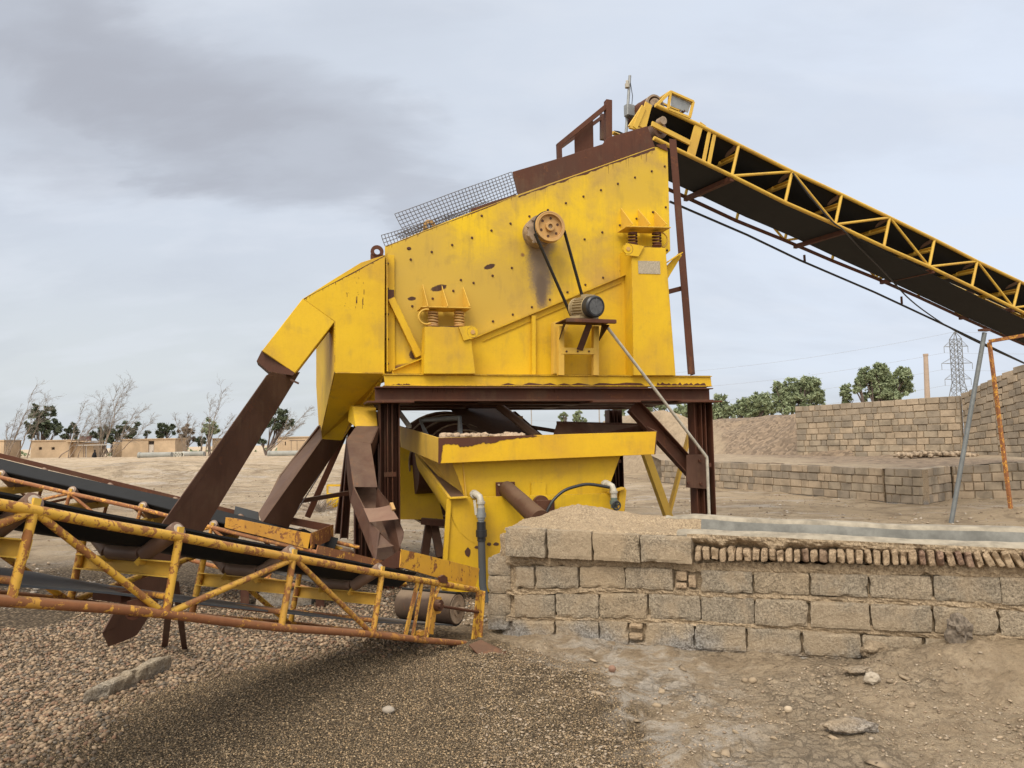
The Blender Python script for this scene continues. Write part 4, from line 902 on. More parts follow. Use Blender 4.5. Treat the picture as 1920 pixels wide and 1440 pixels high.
# valves
def valve(px, py, scale, hose, name):
    # elbow out of the tank, down, valve body
    p0 = WP(px, py, -.10); p1 = p0+MN*.10*scale; e_ = p1+MN*.06*scale-ZUP*.06*scale+MX*.02; 
    pts = [p0, p0+MN*.04, p0+MN*.10*scale+MX*.012, p0+MN*.145*scale-ZUP*.02*scale+MX*.03, p0+MN*.165*scale-ZUP*.07*scale+MX*.04, p0+MN*.165*scale-ZUP*.15*scale+MX*.04]
    g = MB().path(pts, .034*scale, 16); pe_ = pts[-1]
    g.ring(p0+MN*.05, MN, .044*scale, .030*scale, .03, 20).ring(pe_+ZUP*.07*scale, ZUP, .042*scale, .03*scale, .025, 20)
    v = g.build(name, M['grey_light'], ws, 'pale elbow pipe')
    return pe_, v
pe1, v1 = valve(887, 926, 1.0, True, 'elbow_pipe')
g = MB().tube(pe1+ZUP*.02, pe1-ZUP*.10, .040, 20).tube(pe1-ZUP*.03, pe1-ZUP*.075, .050, 20).tube(pe1-ZUP*.10, pe1-ZUP*.13, .032, 16); g.build('ball_valve', M['grey'], ws, bevel=.002)
g = MB().beam(pe1+Vector((-.05, -.02, -.05)), pe1+Vector((-.065, -.02, .10)), .025, .008, MN); g.build('valve_lever', M['grey_light'], ws)
g = MB().tube(pe1-ZUP*.12, pe1-ZUP*.20, .046, 20).tube(pe1-ZUP*.20, pe1-ZUP*.27, .056, 20).tube(pe1-ZUP*.27, pe1-ZUP*.31, .044, 20); g.build('hose_coupling', M['black'], ws)
lo = pe1-ZUP*.30; MB().path([lo, lo-ZUP*.2+MX*.002, lo-ZUP*.45+MX*.005, Vector((lo.x+.04, lo.y, .0))], .037, 16).build('hose', M['rubber_worn'], ws, 'dark hose hanging from the left valve')
pe2, v2 = valve(1132, 907, 1.0, False, 'elbow_pipe')
g = MB().tube(pe2+ZUP*.01, pe2-ZUP*.10, .036, 18).tube(pe2-ZUP*.02, pe2-ZUP*.06, .046, 18); 
g.build('gate_valve', metal('verdigris', (.16, .22, .17), (.10, .13, .12), rust=.3, dust=.3), ws)
g = MB().path([pe2+MN*.06-ZUP*.07+(MX*math.cos(t_)+ZUP*math.sin(t_))*.045 for t_ in [R(i*30) for i in range(12)]], .009, 6, True)
for i in range(4): g.beam(pe2+MN*.06-ZUP*.07, pe2+MN*.06-ZUP*.07+(MX*math.cos(R(90*i+20))+ZUP*math.sin(R(90*i+20)))*.045, .01, .006, MN)
g.tube(pe2-ZUP*.07, pe2-ZUP*.07+MN*.06, .012, 8); g.build('hand_wheel', M['black'], ws)
hp = [WP(*p, .05) for p in ((1126, 909), (1105, 908), (1080, 912), (1058, 920), (1040, 935), (1029, 952), (1023, 966))]; hp[0] = pe2+MN*.0+ZUP*.12-MX*.05
hp2 = []
for i in range(len(hp)-1):
    for k_ in range(4):
        t_ = k_/4; p0, p1_, p2_, p3_ = hp[max(i-1, 0)], hp[i], hp[i+1], hp[min(i+2, len(hp)-1)]
        hp2.append(.5*((2*p1_)+(p2_-p0)*t_+(2*p0-5*p1_+4*p2_-p3_)*t_*t_+(3*p1_-p0-3*p2_+p3_)*t_**3))
MB().path(hp2+[hp[-1]], .017, 10).build('thin_hose', M['black'], ws, 'thin curved black hose')
# stones in the hopper
def rock(c, r, sq=(1, 1, .7), n=2, seed=0, rough=.35):
    import bmesh
    bm = bmesh.new(); bmesh.ops.create_icosphere(bm, subdivisions=n, radius=1.0)
    vs = []
    for v in bm.verts:
        d = v.co.copy(); f = 1+rough*noise.noise(d*1.3+Vector((seed*7.1, seed*3.3, 1)))+rough*.5*noise.noise(d*3+Vector((seed, 0, 0)))
        vs.append(Vector(c)+Vector((d.x*sq[0], d.y*sq[1], d.z*sq[2]))*r*f)
    fs = [tuple(v.index for v in f.verts) for f in bm.faces]; bm.free(); return vs, fs
M['stone'] = flat('pale_stone', (.38, .285, .20), .95, 0, .3, 15)
g = MB()
for i in range(70):
    x_ = random.uniform(828, 985); y_ = 821-(x_-820)*.012+random.uniform(-3, 1.5); p = WP(x_, y_-1, -.1-random.uniform(0, .5)); r_ = random.uniform(.02, .055); vs, fs = rock(p, r_, seed=i); g.add(vs, fs)
solo(g, 'loose_stones', M['stone'], tuple(WP(880, 830, -.3)), 'pale lumps of stone heaped behind the washer rim', 'stones', kind='stuff')
# bed the stones rest on
MB().prism([WP(826, 828, -.03), WP(1225, 818, -.03), WP(1225, 818, -.03)+MD*1.2, WP(826, 828, -.03)+MD*1.2], ZUP*-.02).build('feed_grate', M['brown_dark'], ws)
# crossed yellow legs behind
xb = thing('crossed_legs', 'pair of crossed yellow steel bars standing behind the right end of the washer', 'cross brace', tuple(W(1255, 975, 11.4)))
p, q = W(1205, 835, 11.4), W(1268, 978, 11.4); MB().angle(Vector((q.x+.02, q.y, -.02)), p, .11, .01, MN, s1=-1).build('brace_bar', M['yellow_dull'], xb)
p, q = W(1293, 812, 11.5), W(1240, 978, 11.5); MB().beam(Vector((q.x-.02, q.y, -.02)), p, .09, .04, MX).build('brace_bar', M['yellow_dull'], xb)
# ================================================================ GROUND
def hsh(ix, iy, s): 
    n_ = (ix*374761393 + iy*668265263 + s*1274126177) & 0xffffffff
    n_ = ((n_ ^ (n_ >> 13))*1274126177) & 0xffffffff
    return ((n_ ^ (n_ >> 16)) & 0xffff)/65535.0
def vn(x, y, s=0):
    ix = np.floor(x).astype(np.int64); iy = np.floor(y).astype(np.int64); fx = x-ix; fy = y-iy
    fx = fx*fx*fx*(fx*(fx*6-15)+10); fy = fy*fy*fy*(fy*(fy*6-15)+10)
    a, b_, c_, d_ = hsh(ix, iy, s), hsh(ix+1, iy, s), hsh(ix, iy+1, s), hsh(ix+1, iy+1, s)
    return (a*(1-fx)+b_*fx)*(1-fy)+(c_*(1-fx)+d_*fx)*fy-.5
def fbm(x, y, sc_, o, s=0):
    r_ = 0; a_ = 1.0
    for i in range(o): r_ = r_+a_*vn(x*sc_*2**i+i*17.3, y*sc_*2**i+i*9.1, s+i); a_ *= .5
    return r_
def sst(a, b_, v): t_ = np.clip((v-a)/(b_-a), 0, 1); return t_*t_*(3-2*t_)
def gz(x, y):
    x = np.asarray(x, float); y = np.asarray(y, float); dist = np.hypot(x, y)
    z_ = fbm(x, y, .25, 3, 3)*.10*sst(6, 14, dist)
    z_ = z_ + fbm(x, y, .05, 3, 9)*.5*sst(25, 60, dist)*(1-sst(500, 900, dist))
    near = 1-sst(9, 14, dist)
    mud = sst(-.5, .7, x+fbm(x, y, .8, 3, 5)*.8)*near
    z_ = z_ + mud*(fbm(x, y, 2.2, 6, 11)*.06 + np.maximum(0, fbm(x, y, 6.0, 5, 21))*.05 + np.maximum(0, fbm(x, y, 19.0, 3, 61)-.1)*.028)*sst(1.0, 3.2, y)
    z_ = z_ + (1-mud)*near*fbm(x, y, 1.4, 4, 31)*.04 + fbm(x, y, 1.7, 4, 91)*.05*sst(8, 12, dist)*(1-sst(45, 80, dist))
    # fine gravel heap
    z_ = z_ + .10*np.exp(-(((x+.85)/1.3)**2+((y-5.0)/.8)**2))
    z_ = z_ + .05*np.exp(-(((x+2.2)/.8)**2+((y-4.3)/.5)**2))
    # earth piled against the wall foot at the right
    z_ = z_ + .21*np.exp(-(((x-3.05)/.75)**2+((y-4.95)/.42)**2)) + .12*np.exp(-(((x-4.0)/.9)**2+((y-4.6)/.5)**2)) + .05*np.exp(-(((x-1.6)/.9)**2+((y-5.7)/.35)**2))
    z_ = z_ - .035*np.exp(-(((x-.9)/1.2)**2+((y-5.6)/.3)**2))
    # soft heaps out on the plain
    z_ = z_ + .95*np.exp(-(((x+17)/5.5)**2+((y-34)/4)**2)) + .6*np.exp(-(((x+26)/6)**2+((y-38)/5)**2)) + .45*np.exp(-(((x+11)/4)**2+((y-37)/4)**2))
    z_ = z_ + .22*np.exp(-(((x-10.2)/1.6)**2+((y-14.2)/1.0)**2))
    return z_
ys = np.concatenate([np.linspace(-14, 2.6, 18), np.arange(2.75, 8.0, .0155), 8.0*np.exp(np.linspace(.004, math.log(3500/8.0), 170))])
us = np.concatenate([np.linspace(-6, -1.15, 14), np.linspace(-1.1, 1.1, 430), np.linspace(1.15, 6, 14)])
sp_ = np.maximum(ys, 2.6)
X = sp_[:, None]*us[None, :]; Y = np.repeat(ys[:, None], len(us), 1); Z = gz(X, Y)
nr, nc = X.shape
me = bpy.data.meshes.new('ground'); V = np.stack([X, Y, Z], -1).reshape(-1, 3)
i0 = (np.arange(nr-1)[:, None]*nc+np.arange(nc-1)[None, :]).reshape(-1)
fc4 = np.stack([i0, i0+1, i0+nc+1, i0+nc], -1)
me.vertices.add(len(V)); me.vertices.foreach_set('co', V.ravel()); me.loops.add(fc4.size); me.loops.foreach_set('vertex_index', fc4.ravel().astype(np.int32))
me.polygons.add(len(fc4)); me.polygons.foreach_set('loop_start', np.arange(0, fc4.size, 4, dtype=np.int32)); me.polygons.foreach_set('use_smooth', np.ones(len(fc4), bool)); me.update(); me.validate()
gr = bpy.data.objects.new('ground', me); sc.collection.objects.link(gr); gr['kind'] = 'structure'; gr['label'] = 'dry tan ground with gravel on the left and crusted mud on the right'
def ground_mat():
    m_, t, pb, geo = newmat('dry_ground'); P = geo.outputs['Position']; px_, py_, pz_ = t.sep(P)
    n1_ = t.noise(P, .9, 6, .6, .4); n2_ = t.noise(P, 4.5, 8, .65, .5); n3_ = t.noise(P, 26, 7, .7); n4_ = t.noise(P, .11, 5, .55, .5); n5 = t.noise(P, 110, 3, .7)
    # sand / mud
    wv = t.vmath('ADD', P, t.comb(t.math('MULTIPLY', n2_, .22), t.math('MULTIPLY', n3_, .10), 0.0))
    cr1 = t.voro(wv, 5.5, 'DISTANCE_TO_EDGE'); cr2 = t.voro(wv, 15, 'DISTANCE_TO_EDGE'); cv = t.sep(t.voro(wv, 15, 'F1', 'Color'))[0]
    mud = t.mix(t.step(n2_, .3, .7), (.32, .24, .155), (.48, .375, .255)); mud = t.mix(t.step(n3_, .34, .54, .6, 0), mud, (.18, .132, .086))
    mud = t.mix(t.math('MULTIPLY', t.step(n3_, .56, .70), .5), mud, (.42, .35, .265)); mud = t.mix(t.math('MULTIPLY', cv, .25), mud, (.36, .29, .21))
    ckm = t.math('MULTIPLY', t.math('MAXIMUM', t.step(cr1, .0, .035, 1, 0), t.math('MULTIPLY', t.step(cr2, .0, .06, 1, 0), .6)), t.step(n1_, .40, .60)); mud = t.mix(t.math('MULTIPLY', ckm, .22), mud, (.10, .075, .05))
    mud = t.mix(t.math('MULTIPLY', t.step(n1_, .42, .70), .3), mud, (.31, .265, .21))
    wx = t.math('ADD', px_, t.math('MULTIPLY', t.math('SUBTRACT', n1_, .5), 1.2))
    salt = t.math('MULTIPLY', t.step(t.math('ABSOLUTE', t.math('SUBTRACT', wx, .75)), .15, .85, 1, 0), t.step(n2_, .42, .60))
    salt = t.math('MULTIPLY', salt, t.step(py_, 6.4, 6.9, 1, 0))
    mud = t.mix(t.math('MULTIPLY', salt, .7), mud, (.50, .455, .40))
    sandy = t.math('MULTIPLY', t.step(wx, 2.6, 3.4), t.step(py_, 3.9, 4.5)); mud = t.mix(t.math('MULTIPLY', sandy, .8), mud, (.42, .315, .20))
    # plain beyond
    far_ = t.mix(t.step(n4_, .35, .65), (.52, .395, .258), (.61, .485, .34)); nf1 = t.noise(P, 1.1, 10, .78, .5); nf2 = t.noise(P, .35, 9, .75, .6)
    far_ = t.mix(t.step(nf1, .38, .54, .6, 0), far_, (.24, .175, .115)); far_ = t.mix(t.step(nf2, .38, .50, .35, 0), far_, (.23, .17, .12))
    st_ = t.noise(t.mapping(P, (.25, 1.6, 1)), .8, 8, .68, .6)
    far_ = t.mix(t.math('MULTIPLY', t.math('MULTIPLY', t.step(st_, .50, .62), t.step(nf1, .42, .58)), .8), far_, (.56, .50, .44))
    far_ = t.mix(t.math('MULTIPLY', t.step(t.noise(P, 2.0, 8, .72), .55, .7), .4), far_, (.26, .20, .14))
    base_ = t.mix(t.step(t.math('ADD', py_, t.math('MULTIPLY', n1_, 1.0)), 6.6, 8.4), mud, far_)
    # gravel: coarse and fine
    vc = t.voro(P, 34, 'F1', 'Color'); vd = t.voro(P, 34); vc2 = t.voro(P, 90, 'F1', 'Color'); vd2 = t.voro(P, 90)
    g1 = t.mix(t.sep(vc)[0], (.22, .163, .105), (.42, .315, .205)); g1 = t.mix(t.step(vd, .25, .6), g1, (.11, .082, .055))
    g2 = t.mix(t.sep(vc2)[0], (.145, .105, .063), (.38, .28, .165)); g2 = t.mix(t.step(vd2, .3, .65), g2, (.09, .067, .044))
    yy_ = t.math('ADD', py_, t.math('MULTIPLY', t.math('SUBTRACT', n1_, .5), 1.3)); xx_ = t.math('ADD', px_, t.math('MULTIPLY', t.math('SUBTRACT', n2_, .5), 1.0))
    coarse = t.math('MULTIPLY', t.step(t.math('ADD', xx_, t.math('MULTIPLY', py_, .0)), -.9, .1, 1, 0), t.step(yy_, 9.5, 12.0, 1, 0))
    ex = t.math('DIVIDE', t.math('ADD', xx_, .95), 1.65); ey = t.math('DIVIDE', t.math('SUBTRACT', yy_, 4.1), 2.0)
    fine_m = t.step(t.math('ADD', t.math('MULTIPLY', ex, ex), t.math('MULTIPLY', ey, ey)), .75, 1.15, 1, 0)
    col = t.mix(coarse, base_, g1); col = t.mix(fine_m, col, g2)
    col = t.mix(t.math('MULTIPLY', t.step(n5, .4, .7), .25), col, t.mix(.5, col, (.05, .04, .03)))
    t.put(pb.inputs['Base Color'], col); pb.inputs['Roughness'].default_value = .96; pb.inputs['Specular IOR Level'].default_value = .2
    rid = t.math('ABSOLUTE', t.math('SUBTRACT', t.noise(P, 9, 8, .65, .8), .5))
    h = t.math('ADD', t.math('MULTIPLY', n3_, 1.0), t.math('ADD', t.math('MULTIPLY', rid, 2.2), t.math('MULTIPLY', n5, .35)))
    h = t.math('SUBTRACT', h, t.math('MULTIPLY', ckm, .5)); h2 = t.math('MULTIPLY', t.math('ADD', nf1, nf2), t.step(py_, 7, 10))
    b1_ = t.bump(h, 1.0, .035); b1_ = t.bump(h2, .9, .22, b1_)
    gm_ = t.math('MAXIMUM', coarse, fine_m)
    hv = t.math('MULTIPLY', t.math('ADD', t.math('MULTIPLY', vd, -1), t.math('MULTIPLY', vd2, -.5)), gm_)
    t.put(pb.inputs['Normal'], t.bump(hv, .8, .018, b1_)); return m_
me.materials.append(ground_mat())

# gravel stones: two kinds of uncountable stuff
def pebbles(name, label, N, region, smin, smax, pal, seed, power=2.2, jit=.28, flatn=.7, sink=.0):
    rg = np.random.default_rng(seed); pts = region(rg, N); n_ = len(pts)
    t_ = (1+5**.5)/2
    ico = np.array([(-1, t_, 0), (1, t_, 0), (-1, -t_, 0), (1, -t_, 0), (0, -1, t_), (0, 1, t_), (0, -1, -t_), (0, 1, -t_), (t_, 0, -1), (t_, 0, 1), (-t_, 0, -1), (-t_, 0, 1)])/math.sqrt(1+t_*t_)
    fc_i = np.array([(0, 11, 5), (0, 5, 1), (0, 1, 7), (0, 7, 10), (0, 10, 11), (1, 5, 9), (5, 11, 4), (11, 10, 2), (10, 7, 6), (7, 1, 8), (3, 9, 4), (3, 4, 2), (3, 2, 6), (3, 6, 8), (3, 8, 9), (4, 9, 5), (2, 4, 11), (6, 2, 10), (8, 6, 7), (9, 8, 1)])
    s_ = smin+(smax-smin)*rg.random(n_)**power
    a_ = rg.random((n_, 3))*.5+.75; a_[:, 2] *= flatn
    th_ = rg.random(n_)*6.283; v_ = ico[None]*(1+jit*2*(rg.random((n_, 12, 1))-.5))*a_[:, None, :]*s_[:, None, None]*.5
    c_, sn = np.cos(th_)[:, None], np.sin(th_)[:, None]; vx = v_[..., 0]*c_-v_[..., 1]*sn; vy = v_[..., 0]*sn+v_[..., 1]*c_
    tl_ = (rg.random((n_, 1))-.5)*.9; vz = v_[..., 2]+vx*tl_*.5
    z_ = gz(pts[:, 0], pts[:, 1])+s_*(.12+.15*rg.random(n_)-sink)
    co = np.stack([vx+pts[:, :1], vy+pts[:, 1:2], vz+z_[:, None]], -1).reshape(-1, 3)
    fs = (fc_i[None]+np.arange(n_)[:, None, None]*12).reshape(-1, 3)
    me_ = bpy.data.meshes.new(name); me_.vertices.add(len(co)); me_.vertices.foreach_set('co', co.ravel()); me_.loops.add(fs.size); me_.loops.foreach_set('vertex_index', fs.ravel().astype(np.int32))
    me_.polygons.add(len(fs)); me_.polygons.foreach_set('loop_start', np.arange(0, fs.size, 3, dtype=np.int32)); me_.polygons.foreach_set('use_smooth', np.ones(len(fs), bool)); me_.update()
    pal = np.array(pal); ci = rg.integers(0, len(pal), n_); cc_ = pal[ci]*(.75+.5*rg.random((n_, 1)))
    ca_ = me_.color_attributes.new('stone_colour', 'FLOAT_COLOR', 'POINT'); ca_.data.foreach_set('color', np.repeat(np.concatenate([cc_, np.ones((n_, 1))], 1), 12, 0).ravel().astype(np.float32))
    m_, t, pb, geo = newmat(name+'_mat'); at = t.n('ShaderNodeAttribute', attribute_name='stone_colour')
    nn = t.noise(geo.outputs['Position'], 160, 3, .6); t.put(pb.inputs['Base Color'], t.mix(t.step(nn, .35, .7), at.outputs['Color'], t.mix(.4, at.outputs['Color'], (.22, .17, .12))))
    pb.inputs['Roughness'].default_value = .85; me_.materials.append(m_)
    ob = bpy.data.objects.new(name, me_); sc.collection.objects.link(ob); tag(ob, label, 'gravel', kind='stuff'); return ob
PAL = [(0.263, 0.178, 0.107), (0.167, 0.115, 0.075), (0.335, 0.236, 0.150), (0.108, 0.081, 0.057), (0.227, 0.129, 0.077), (0.383, 0.276, 0.176), (0.144, 0.121, 0.094), (0.281, 0.207, 0.134)]
PAL2 = [(0.263, 0.184, 0.105), (0.167, 0.121, 0.073), (0.359, 0.253, 0.139), (0.120, 0.092, 0.060), (0.299, 0.198, 0.105), (0.431, 0.322, 0.193), (0.203, 0.155, 0.102)]
def nz2(x, y): return fbm(x, y, .9, 3, 77)
def reg_coarse(rg, N):
    y_ = 2.9+(9.0-2.9)*rg.random(N)**1.15; x_ = y_*(-.92+.98*rg.random(N)); q_ = ((x_+.95+nz2(x_, y_)*.8)/1.75)**2+((y_-4.1+nz2(y_, x_)*.8)/2.0)**2; k_ = (x_+nz2(x_, y_)*.9 < -.35) & (y_ < 8.8+nz2(x_, y_)) & (q_ > .85+.4*(rg.random(N)-.5)) & (fbm(x_, y_, .7, 2, 44) > -.22) ; return np.stack([x_, y_], 1)[k_]
def reg_fine(rg, N):
    y_ = 2.9+(6.3-2.9)*rg.random(N); x_ = -2.9+4.2*rg.random(N); q_ = ((x_+.95+nz2(x_, y_)*.8)/1.75)**2+((y_-4.1+nz2(y_, x_)*.8)/2.0)**2; k_ = q_ < 1+.25*(rg.random(N)-.5); return np.stack([x_, y_], 1)[k_]
def reg_mud(rg, N):
    y_ = 2.9+(5.8-2.9)*rg.random(N); x_ = y_*(-.05+.85*rg.random(N)); k_ = (fbm(x_, y_, 1.3, 3, 5) > .02+.3*(rg.random(N)-.5)) & (y_ < 5.9-.385*x_) ; return np.stack([x_, y_], 1)[k_]
def reg_mud2(rg, N):
    y_ = 2.9+(5.9-2.9)*rg.random(N); x_ = y_*(-.02+.85*rg.random(N)); k_ = (fbm(x_, y_, 1.1, 3, 15) > -.05) & (y_ < 5.75-.385*x_) & (x_ > .3); return np.stack([x_, y_], 1)[k_]
pebbles('coarse_gravel', 'rounded brown and grey pebbles covering the ground at the left', 80000, reg_coarse, .009, .036, PAL, 1)
pebbles('fine_gravel', 'dark fine gravel heap in front of the nearest conveyor', 110000, reg_fine, .004, .0125, PAL2, 2)
def reg_yard(rg, N):
    y_ = 6.6+24*rg.random(N)**1.7; x_ = y_*(-.95+1.75*rg.random(N)); k_ = fbm(x_, y_, .5, 4, 88) > -.12; return np.stack([x_, y_], 1)[k_]
pebbles('yard_stones', 'small stones and crumbs strewn over the yard behind the machines', 26000, reg_yard, .012, .07, [(.30, .225, .15), (.38, .30, .21), (.22, .165, .11), (.46, .40, .33)], 6, 3.2, .5, .55, .1)
pebbles('mud_crumbs', 'crumbs of dry mud scattered before the block wall', 14000, reg_mud, .005, .022, [(.33, .25, .165), (.37, .285, .195), (.27, .20, .135), (.38, .31, .23)], 3, 3.0, .6, .55)
pebbles('mud_flakes', 'broken flakes and clods of dry mud crust before the block wall', 260, reg_mud2, .02, .09, [(.30, .228, .148), (.33, .25, .165), (.27, .205, .135)], 4, 2.8, .75, .40, .16)

# ================================================================ BLOCK WALL with the water channel
WD = Vector((.923, -.385, 0)).normalized(); WNn = Vector((WD.y, -WD.x, 0))   # towards the camera
if WNn.y > 0: WNn = -WNn
WA = W(955, 1100, 6.28)
def WL(s_, z_, off=0.0): return Vector((WA.x, WA.y, 0))+WD*s_+WNn*off+ZUP*z_
def wl_of(px, py):
    p = PLN(px, py, WA, WNn); return (p-Vector((WA.x, WA.y, 0))).dot(WD), p.z
wl = thing('block_wall', 'low wall of grey concrete blocks and mud mortar carrying a channel, in the right foreground', 'wall', tuple(WL(2.2, 0)))
def roughbox(g, c, ex, ey, ez, n=(7, 3, 4), amp=.006, rnd=.012, seed=0):
    """weathered block: rounded, chipped edges. ex, ey, ez are full edge vectors"""
    lx, ly, lz = ex.length, ey.length, ez.length; hx, hy, hz = ex/lx, ey/ly, ez/lz
    L_ = (lx, ly, lz); H_ = (hx, hy, hz)
    for ax_ in range(3):
        u_, v_ = [i for i in range(3) if i != ax_]
        for sg in (-1, 1):
            rows = []
            for i in range(n[u_]+1):
                row = []
                for j in range(n[v_]+1):
                    q = [0, 0, 0]; q[ax_] = sg*L_[ax_]/2; q[u_] = (i/n[u_]-.5)*L_[u_]; q[v_] = (j/n[v_]-.5)*L_[v_]
                    # round edges
                    q = Vector(q); inn = Vector([max(-L_[k_]/2+rnd, min(L_[k_]/2-rnd, q[k_])) for k_ in range(3)]); d_ = q-inn
                    if d_.length > rnd: q = inn+d_.normalized()*rnd
                    p = Vector(c)+hx*q.x+hy*q.y+hz*q.z
                    nn = noise.noise(p*9+Vector((seed, 0, 0)))*amp+noise.noise(p*34)*amp*.6
                    edge = sum(abs(q[k_]) > L_[k_]/2-rnd*1.6 for k_ in range(3))
                    if edge >= 2: nn -= max(0, noise.noise(p*16+Vector((3, seed, 0))))*amp*4
                    p = p + (p-Vector(c)).normalized()*nn
                    row.append(p)
                rows.append(row)
            flip = (sg > 0) ^ (ax_ == 1)
            g.grid(rows if not flip else [r_[::-1] for r_ in rows], False)
def blockmat(name, a, b_, dustc=(.42, .32, .21), dustamt=.5, pits=True, tintscale=1.1):
    m_, t, pb, geo = newmat(name); P = geo.outputs['Position']
    n0 = t.noise(P, 2.6, 5, .6, .5); n1_ = t.noise(P, 60, 6, .75); n2_ = t.noise(P, 180, 2, .6); at = t.n('ShaderNodeAttribute', attribute_name='tint')
    nm = t.noise(P, 15, 7, .7, .4)
    c_ = t.mix(t.step(n1_, .36, .64), tuple(q*.72 for q in a), tuple(min(1, q*1.18) for q in b_)); c_ = t.mix(t.math('MULTIPLY', t.step(n2_, .56, .64), .8), c_, (.055, .045, .036)); c_ = t.mix(t.step(n1_, .31, .40, .6, 0), c_, (.06, .047, .034))
    c_ = t.mix(t.step(nm, .38, .60, .26, 0), c_, tuple(q*.45 for q in a)); c_ = t.mix(t.math('MULTIPLY', t.step(n2_, .30, .40, 1, 0), .35), c_, (.5, .44, .36))
    c_ = t.mix(t.math('MULTIPLY', t.step(n0, .42, .62), dustamt), c_, dustc)
    pz_ = t.sep(P)[2]; sm = t.math('MULTIPLY', t.step(t.math('ADD', pz_, t.math('MULTIPLY', t.math('SUBTRACT', n0, .5), .5)), -.05, .16, 1, 0), .75)
    c_ = t.mix(sm, c_, t.mix(t.step(n1_, .4, .6), (.13, .125, .12), (.36, .36, .36)))
    t.put(pb.inputs['Base Color'], c_); pb.inputs['Roughness'].default_value = .95; pb.inputs['Specular IOR Level'].default_value = .15
    t.put(pb.inputs['Normal'], t.bump(t.math('ADD', t.math('ADD', n1_, t.math('MULTIPLY', nm, 1.6)), t.math('MULTIPLY', n2_, .5)), .9, .012)); return m_
BMs = [blockmat('concrete_block_a', (.33, .27, .195), (.41, .34, .25), dustamt=.6), blockmat('concrete_block_b', (.295, .245, .183), (.37, .315, .238), dustamt=.5), blockmat('concrete_block_c', (.33, .262, .18), (.41, .33, .232), dustamt=.7)]
mort = blockmat('mud_mortar', (.38, .285, .185), (.46, .355, .235), dustamt=.3)
brickm = blockmat('mud_brick', (.42, .30, .195), (.49, .365, .24), dustamt=.6); brickd = blockmat('burnt_brick', (.24, .15, .11), (.33, .215, .15), dustamt=.45)
TOPC = [(950, 1018), (1028, 1024), (1114, 1029), (1204, 1033), (1300, 1038)]
def row_z(px_list, tops, bots):  # interpolate in photo then to wall coords
    pass
def interp(x, pts):
    for (x0, y0), (x1, y1) in zip(pts, pts[1:]):
        if x <= x1: return y0+(y1-y0)*(x-x0)/(x1-x0)
    (x0, y0), (x1, y1) = pts[-2:]; return y0+(y1-y0)*(x-x0)/(x1-x0)
ROWS = [
 ([950, 1028, 1114, 1204, 1300], [(950, 988), (1028, 990), (1114, 996), (1300, 1006)], [(950, 1040), (1114, 1049), (1300, 1055)], .07),
 ([965, 1003, 1085, 1172, 1263], [(950, 1062), (1172, 1062), (1313, 1069), (1628, 1078), (1875, 1082)], [(950, 1104), (1172, 1103), (1313, 1110), (1628, 1120), (1875, 1133)], .0),
 ([1313, 1412, 1518, 1628, 1748, 1875, 2010, 2150, 2300], [(950, 1062), (1172, 1062), (1313, 1069), (1628, 1078), (1875, 1082)], [(950, 1104), (1172, 1103), (1313, 1110), (1628, 1120), (1875, 1133)], .0),
 ([962, 1040, 1122, 1215, 1312, 1413, 1516, 1630, 1748, 1873, 2005, 2150, 2300], [(960, 1116), (1215, 1112), (1413, 1122), (1748, 1136), (1873, 1143)], [(960, 1158), (1215, 1160), (1413, 1172), (1748, 1186), (1873, 1193)], .0),
 ([958, 1040, 1123, 1178], [(950, 1163), (1206, 1166), (1400, 1176), (1733, 1197), (1985, 1206)], [(950, 1206), (1206, 1211), (1400, 1222), (1733, 1241), (1985, 1250)], .0),
 ([1206, 1300, 1400, 1503, 1615, 1733, 1855, 1985, 2120, 2270], [(950, 1163), (1206, 1166), (1400, 1176), (1733, 1197), (1985, 1206)], [(950, 1206), (1206, 1211), (1400, 1222), (1733, 1241), (1985, 1250)], .0),
 ([985, 1060, 1157, 1252, 1350, 1455, 1562, 1680, 1800, 1940], [(985, 1211), (1206, 1216), (1400, 1227), (1733, 1246), (1985, 1256)], [(985, 1240), (1206, 1250), (1400, 1262), (1733, 1285), (1985, 1296)], .03)]
gb = [MB(), MB(), MB()]; gm2 = MB(); seed = 0
for ri, (js, tp_, bt_, off) in enumerate(ROWS):
    for x0, x1 in zip(js, js[1:]):
        seed += 1; gap = random.uniform(.3, 1.9)
        s0 = wl_of(x0+gap, interp(x0, tp_))[0]; s1 = wl_of(x1-gap, interp(x1, tp_))[0]
        zt0 = wl_of(x0, interp(x0, tp_))[1]; zt1 = wl_of(x1, interp(x1, tp_))[1]; zb0 = wl_of(x0, interp(x0, bt_))[1]; zb1 = wl_of(x1, interp(x1, bt_))[1]
        cz = (zt0+zt1+zb0+zb1)/4; hgt = (zt0+zt1-zb0-zb1)/2
        ex_ = WD*(s1-s0)+ZUP*((zt1+zb1-zt0-zb0)/2*.8+random.uniform(-.004, .004)); ey_ = WNn*.2+WD*random.uniform(-.008, .008)
        c_ = WL((s0+s1)/2, cz, off-.1+random.uniform(-.012, .008))
        roughbox(gb[random.choice((0, 0, 1, 2)) if ri < 5 else random.choice((0, 1, 1))], c_, ex_, ey_, ZUP*hgt, (12, 3, 7), .006, .010, seed)
for i in range(3): gb[i].build('block_masonry', BMs[i], wl, ('grey tan blocks', 'darker grey blocks', 'dusty sand coloured blocks')[i])
